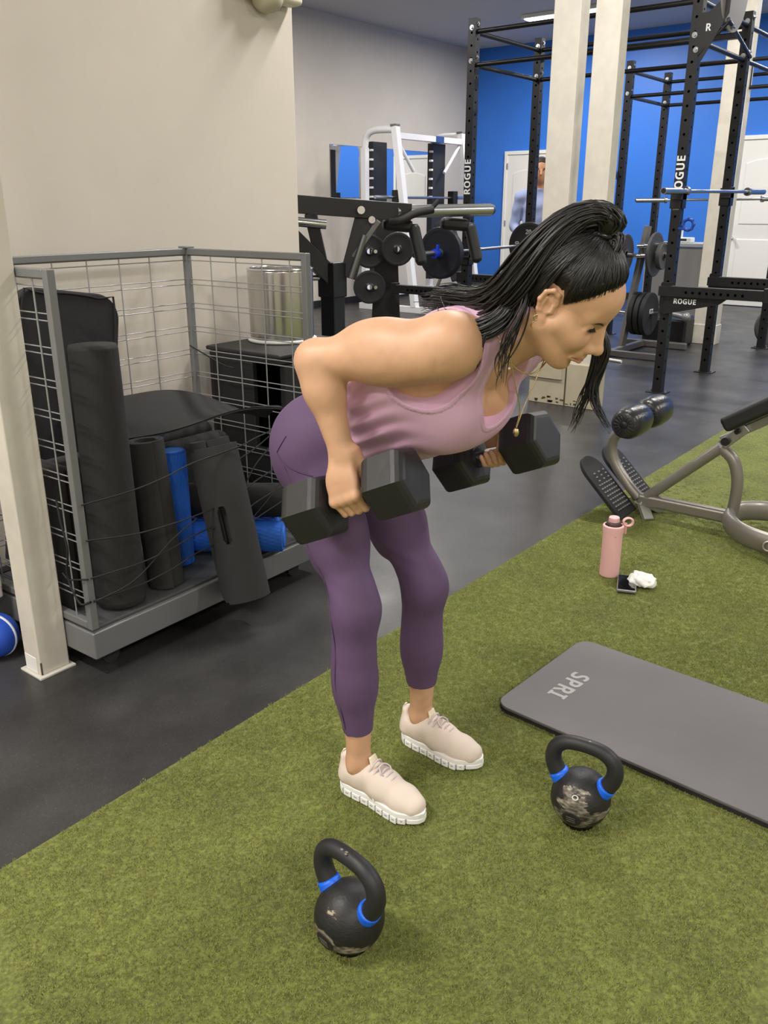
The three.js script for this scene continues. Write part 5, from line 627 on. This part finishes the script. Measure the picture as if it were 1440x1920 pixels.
// shoes: local x from heel to toe, z to the outside
function shoe(c, turn, sg, label) {
  const t = new THREE.Group(); t.name = 'shoe'; t.position.set(...c); t.rotation.y = turn; t.userData.label = label; woman.add(t);
  const wid = (x) => { const u = x / 0.272; return 0.029 + 0.02 * Math.sin(clamp(u * 1.15, 0, 1) * PI * 0.62) - 0.006 * Math.exp(-(((u - 0.42) / 0.16) ** 2)) ; }, shift = (x) => sg * -0.006 * Math.sin(clamp(x / 0.272, 0, 1) * PI);
  const outline = (ins) => { const L = [], N = 40; for (let i = 0; i <= N; i++) { const x = 0.272 * i / N, e = Math.min(1, Math.sqrt(clamp(x / 0.028, 0, 1)), Math.pow(clamp((0.272 - x) / 0.055, 0, 1), 0.5)); L.push([x, Math.max(0.001, wid(x) * e - ins), shift(x)]); } return L; };
  // upper as a distance field
  const S = (x, y, z) => [x, y, z], pr = []; const P = (x, y, z) => [x, y, shift(x) + z];
  pr.push(cap(P(0.038, 0.052, 0), P(0.07, 0.055, 0), 0.036, 0.037, 0.02), cap(P(0.07, 0.055, 0), P(0.14, 0.052, 0), 0.036, 0.039, 0.02, [[0, 0, 1], 1.05]), cap(P(0.14, 0.05, 0), P(0.205, 0.042, 0), 0.04, 0.034, 0.02, [[0, 0, 1], 1.15]), cap(P(0.205, 0.04, 0), P(0.238, 0.037, 0), 0.034, 0.029, 0.02, [[0, 0, 1], 1.25]), cap(P(0.026, 0.05, 0), P(0.018, 0.098, 0), 0.024, 0.016, 0.02, [[0, 0, 1], 1.3]), cap(P(0.05, 0.07, 0.022), P(0.1, 0.077, 0.022), 0.013, 0.014, 0.02), cap(P(0.05, 0.07, -0.022), P(0.1, 0.077, -0.022), 0.013, 0.014, 0.02), cap(P(0.1, 0.08, 0), P(0.15, 0.064, 0), 0.03, 0.028, 0.025));
  const f0 = field(pr), hole = ell([0.062, 0.11, shift(0.06)], [0.036, 0.042, 0.0255], undefined, 0.01), f = (x, y, z) => Math.max(smax(f0(x, y, z), -hole.d(x, y, z), 0.006), 0.026 - y);
  obj('upper', meshField(f, [-0.02, 0.015, -0.075], [0.295, 0.135, 0.075], 0.0034), std(0xd8c9bd, 0.8, 0, { bumpMap: tex(128, (u, v) => 128 + 90 * Math.sin(u * 2 * PI * 32) * Math.sin(v * 2 * PI * 32), false), bumpScale: 0.0002 }), t);
  // sole: a continuous top layer with separate cushioning pods below
  const O = outline(0), sh = new THREE.Shape(); O.forEach(([x, w, s], i) => (i ? sh.lineTo(x, -(s + w)) : sh.moveTo(x, -(s + w)))); [...O].reverse().forEach(([x, w, s]) => sh.lineTo(x, -(s - w))); sh.closePath();
  const white = std(0xf0efed, 0.55), top = new THREE.ExtrudeGeometry(sh, { depth: 0.008, bevelEnabled: true, bevelSize: 0.0012, bevelThickness: 0.004, bevelSegments: 3 }); top.rotateX(-PI / 2); top.translate(0, 0.0225, 0); const sole = obj('midsole', top, white, t);
  const cuts = [0.0, 0.031, 0.06, 0.089, 0.117, 0.144, 0.17, 0.195, 0.218, 0.24, 0.272];
  for (let k = 0; k < cuts.length - 1; k++) { const x0 = cuts[k] + (k ? 0.0032 : 0), x1 = cuts[k + 1] - (k < 9 ? 0.0032 : 0), b = new THREE.Shape(), M = 6, up = []; for (let i = 0; i <= M; i++) { const x = lerp(x0, x1, i / M), e = Math.min(1, Math.sqrt(clamp(x / 0.028, 0, 1)), Math.pow(clamp((0.272 - x) / 0.055, 0, 1), 0.5)); up.push([x, Math.max(0.002, wid(x) * e + 0.0015), shift(x)]); } up.forEach(([x, w, s], i) => (i ? b.lineTo(x, -(s + w)) : b.moveTo(x, -(s + w)))); [...up].reverse().forEach(([x, w, s]) => b.lineTo(x, -(s - w))); b.closePath();
    const toe = k > 7 ? (k - 7) * 0.003 : 0, g = new THREE.ExtrudeGeometry(b, { depth: 0.016 - toe, bevelEnabled: true, bevelSize: 0.0012, bevelThickness: 0.0015, bevelSegments: 2 }); g.rotateX(-PI / 2); g.translate(0, 0.0025 + toe, 0); obj('cushion_pod', g, white, sole);
    const xm = (x0 + x1) / 2, e = Math.pow(clamp((0.272 - xm) / 0.055, 0, 1), 0.5) * Math.min(1, Math.sqrt(clamp(xm / 0.028, 0, 1))); for (const q of [1, -1]) { const s = bx((x1 - x0) * 0.45, 0.004, 0.002, xm, 0.012 + toe * 0.6, shift(xm) + q * (wid(xm) * e + 0.0028), 0.0008); if (k > 0 && k < 9) obj('pod_slot', s, std(0xa9a6a3, 0.7), sole); } }
  // tongue, laces, heel tab
  obj('tongue', taper([P(0.16, 0.074, 0), P(0.13, 0.09, 0), P(0.108, 0.112, 0), P(0.1, 0.13, 0)], [0.012, 0.016, 0.018, 0.014], 24, 14, 0.3), std(0xe9dcc4, 0.8), t);
  const lc = std(0xc9bcc0, 0.7); for (let k = 0; k < 5; k++) { const x = 0.116 + k * 0.0135, y = 0.1155 - k * 0.0075; obj('lace', tube([P(x - 0.006, y - 0.016, 0.027), P(x, y + 0.001, 0.014), P(x + 0.001, y + 0.006, 0), P(x, y + 0.001, -0.014), P(x - 0.006, y - 0.016, -0.027)], 0.003, 20, 6), lc, t); }
  for (const q of [1, -1]) obj('lace', tube([P(0.126, 0.11, 0), P(0.132, 0.113, q * 0.012), P(0.145, 0.104, q * 0.02), P(0.15, 0.094, q * 0.012), P(0.14, 0.1, 0)], 0.002, 24, 6), lc, t);
  obj('heel_tab', taper([P(0.006, 0.078, 0), P(0.004, 0.1, 0), P(0.01, 0.116, 0)], [0.008, 0.009, 0.006], 12, 10, 0.4), std(0xe3d8cc, 0.8), t);
  obj('overlay', tube([P(0.118, 0.078, sg * 0.034), P(0.125, 0.055, sg * 0.043), P(0.14, 0.034, sg * 0.0465)], 0.0022, 14, 6), std(0xe9ddd0, 0.7), t);
}
shoe([-1.298, 0.002, -1.475], 0.02, 1, 'pale beige running shoe'); shoe([-1.302, 0.002, -1.76], 0.03, -1, 'pale beige running shoe');
// ------------------------------------------------------------------ the man half hidden behind the rig
{ const t = thing('person', 'man in a grey-blue shirt standing behind the rig upright', 'person', [-5.25, 0, -9.75], -1.05), s = 1.13, q = (x, y, z) => [x * s, y * s, z * s];     // faces local +x
  const body = field([cap(q(0, 0.92, 0.09), q(0.01, 0.5, 0.1), 0.095, 0.065, 0.05), cap(q(0, 0.92, -0.09), q(0.01, 0.5, -0.1), 0.095, 0.065, 0.05), cap(q(0.01, 0.5, 0.1), q(0, 0.09, 0.11), 0.062, 0.045, 0.03), cap(q(0.01, 0.5, -0.1), q(0, 0.09, -0.11), 0.062, 0.045, 0.03), cap(q(0, 0.95, 0), q(0, 1.3, 0), 0.12, 0.13, 0.08, lat(1.35)), cap(q(-0.01, 1.42, 0.15), q(-0.01, 1.42, -0.15), 0.07, 0.07, 0.08), cap(q(0, 1.45, 0), q(0.02, 1.56, 0), 0.062, 0.058, 0.04), ell(q(0.03, 1.68, 0), [0.11, 0.135, 0.086], undefined, 0.03), ell(q(0.06, 1.62, 0), [0.07, 0.09, 0.066], undefined, 0.03), cap(q(0.13, 1.67, 0), q(0.15, 1.635, 0), 0.012, 0.015, 0.015), ell(q(0.02, 1.66, 0.085), [0.02, 0.035, 0.012], undefined, 0.01), ell(q(0.02, 1.66, -0.085), [0.02, 0.035, 0.012], undefined, 0.01),
    ...[1, -1].flatMap((g) => [cap(q(-0.01, 1.41, g * 0.2), q(-0.05, 1.12, g * 0.25), 0.06, 0.048, 0.04), cap(q(-0.05, 1.12, g * 0.25), q(0.16, 1.0, g * 0.17), 0.046, 0.034, 0.03), cap(q(0.16, 1.0, g * 0.17), q(0.22, 0.97, g * 0.15), 0.034, 0.03, 0.02), ...[0, 1, 2, 3].map((k) => cap(q(0.22, 0.985 - k * 0.02, g * 0.15), q(0.3, 0.965 - k * 0.022, g * 0.13), 0.011, 0.009, 0.008)), cap(q(0.2, 0.99, g * 0.13), q(0.25, 1.01, g * 0.1), 0.012, 0.01, 0.01)])]);
  const lo = q(-0.3, 0, -0.42), hi = q(0.42, 1.86, 0.42), all = meshField(body, lo, hi, 0.013);
  obj('body', all, std(0xc08a68, 0.6), t);
  obj('shirt', meshField((x, y, z) => Math.max(body(x, y, z) - 0.012 - 0.003 * Math.sin(y * 40 + x * 30 + z * 20), 0.93 * s - y + (Math.abs(z) > 0.2 ? -1 : 0), y - 1.5 * s, x > 0.15 * s && y < 1.06 * s && Math.abs(z) > 0.12 * s ? 0.01 + x - 0.15 * s : -1), lo, hi, 0.013), std(0x8f9ac0, 0.8), t);
  obj('trousers', meshField((x, y, z) => Math.max(body(x, y, z) - 0.012, y - 0.95 * s, Math.abs(z) - 0.2 * s, x - 0.2), lo, hi, 0.013), std(0x9aa0ad, 0.85), t);
  const hm = meshField((x, y, z) => Math.max(ell(q(0.01, 1.715, 0), [0.122, 0.115, 0.097], undefined, 0.02).d(x, y, z), 1.69 * s - y + Math.max(0, x - 0.02) * 0.7), lo, hi, 0.01); obj('hair', hm, std(0x2a211c, 0.7), t);
  for (const g of [1, -1]) { obj('shoe', [ball(0.06, 0.07 * s, 0.045, g * 0.115 * s, 2.3, 0.75, 0.85)], std(0x1c1c1e, 0.6), t); obj('eye', ball(0.012, 0.135 * s, 1.69 * s, g * 0.035 * s), std(0x1a1412, 0.3), t); } }
// ------------------------------------------------------------------ the two dumbbells
function dumbbell(label, [A, B], flat) {
  const a = A3(A), b = A3(B), c = a.clone().add(b).multiplyScalar(0.5), d = b.clone().sub(a).normalize();
  const t = thing('hex_dumbbell', label, 'dumbbell', c.toArray(), 0, 'dumbbells in the hands'); const x = new THREE.Vector3().crossVectors(v3(0, 1, 0), d).normalize(), y = new THREE.Vector3().crossVectors(d, x); t.quaternion.setFromRotationMatrix(new THREE.Matrix4().makeBasis(x, y, d));
  const m = std(0x202022, 0.5, 0, { bumpMap: grainBump, bumpScale: 0.0006 }), R = 0.078;
  for (const s of [-1, 1]) { const sh = new THREE.Shape(); for (let k = 0; k < 6; k++) { const a0 = flat + k * PI / 3, p = [Math.cos(a0) * (R - 0.021), Math.sin(a0) * (R - 0.021)]; k ? sh.lineTo(...p) : sh.moveTo(...p); } sh.closePath();
    const g = new THREE.ExtrudeGeometry(sh, { depth: 0.058, bevelEnabled: true, bevelSize: 0.02, bevelThickness: 0.025, bevelSegments: 4, curveSegments: 6 }); g.translate(0, 0, -0.029); g.translate(0, 0, s * 0.108); const h = obj('hex_head', g, m, t);
    obj('neck_collar', rod([0, 0, s * 0.05], [0, 0, s * 0.058], 0.026, 0.028, 20), mBlack, t);
    const fa = flat + PI / 6 + PI / 3 * 5; for (const [w, zz] of [[0.028, 0.028], [0.004, -0.03]]) { const lab = bx(0.0015, w === 0.004 ? 0.05 : 0.04, 0.003, 0, 0, 0, 0.0005); lab.translate(R * 0.866 + 0.0008, 0, s * 0.108 + zz); lab.rotateZ(fa); obj('raised_mark', lab, std(0x2e2e30, 0.4), h); } }
  obj('handle', lathe([[0, -0.06], [0.0145, -0.06], [0.0148, -0.045], [0.0165, -0.02], [0.017, 0], [0.0165, 0.02], [0.0148, 0.045], [0.0145, 0.06], [0, 0.06]], 24).rotateX(PI / 2), mChrome, t);
  return t;
}
dumbbell('black hex dumbbell hanging beside the plum leggings', DBR, -0.2); dumbbell('black hex dumbbell below the lilac tank top', DBL, -0.1);
scene.traverse((o) => { if (o.isMesh) { o.castShadow = true; o.receiveShadow = true; } if (o.isLight && o.shadow) o.castShadow = true; });
renderer.render(scene, camera);
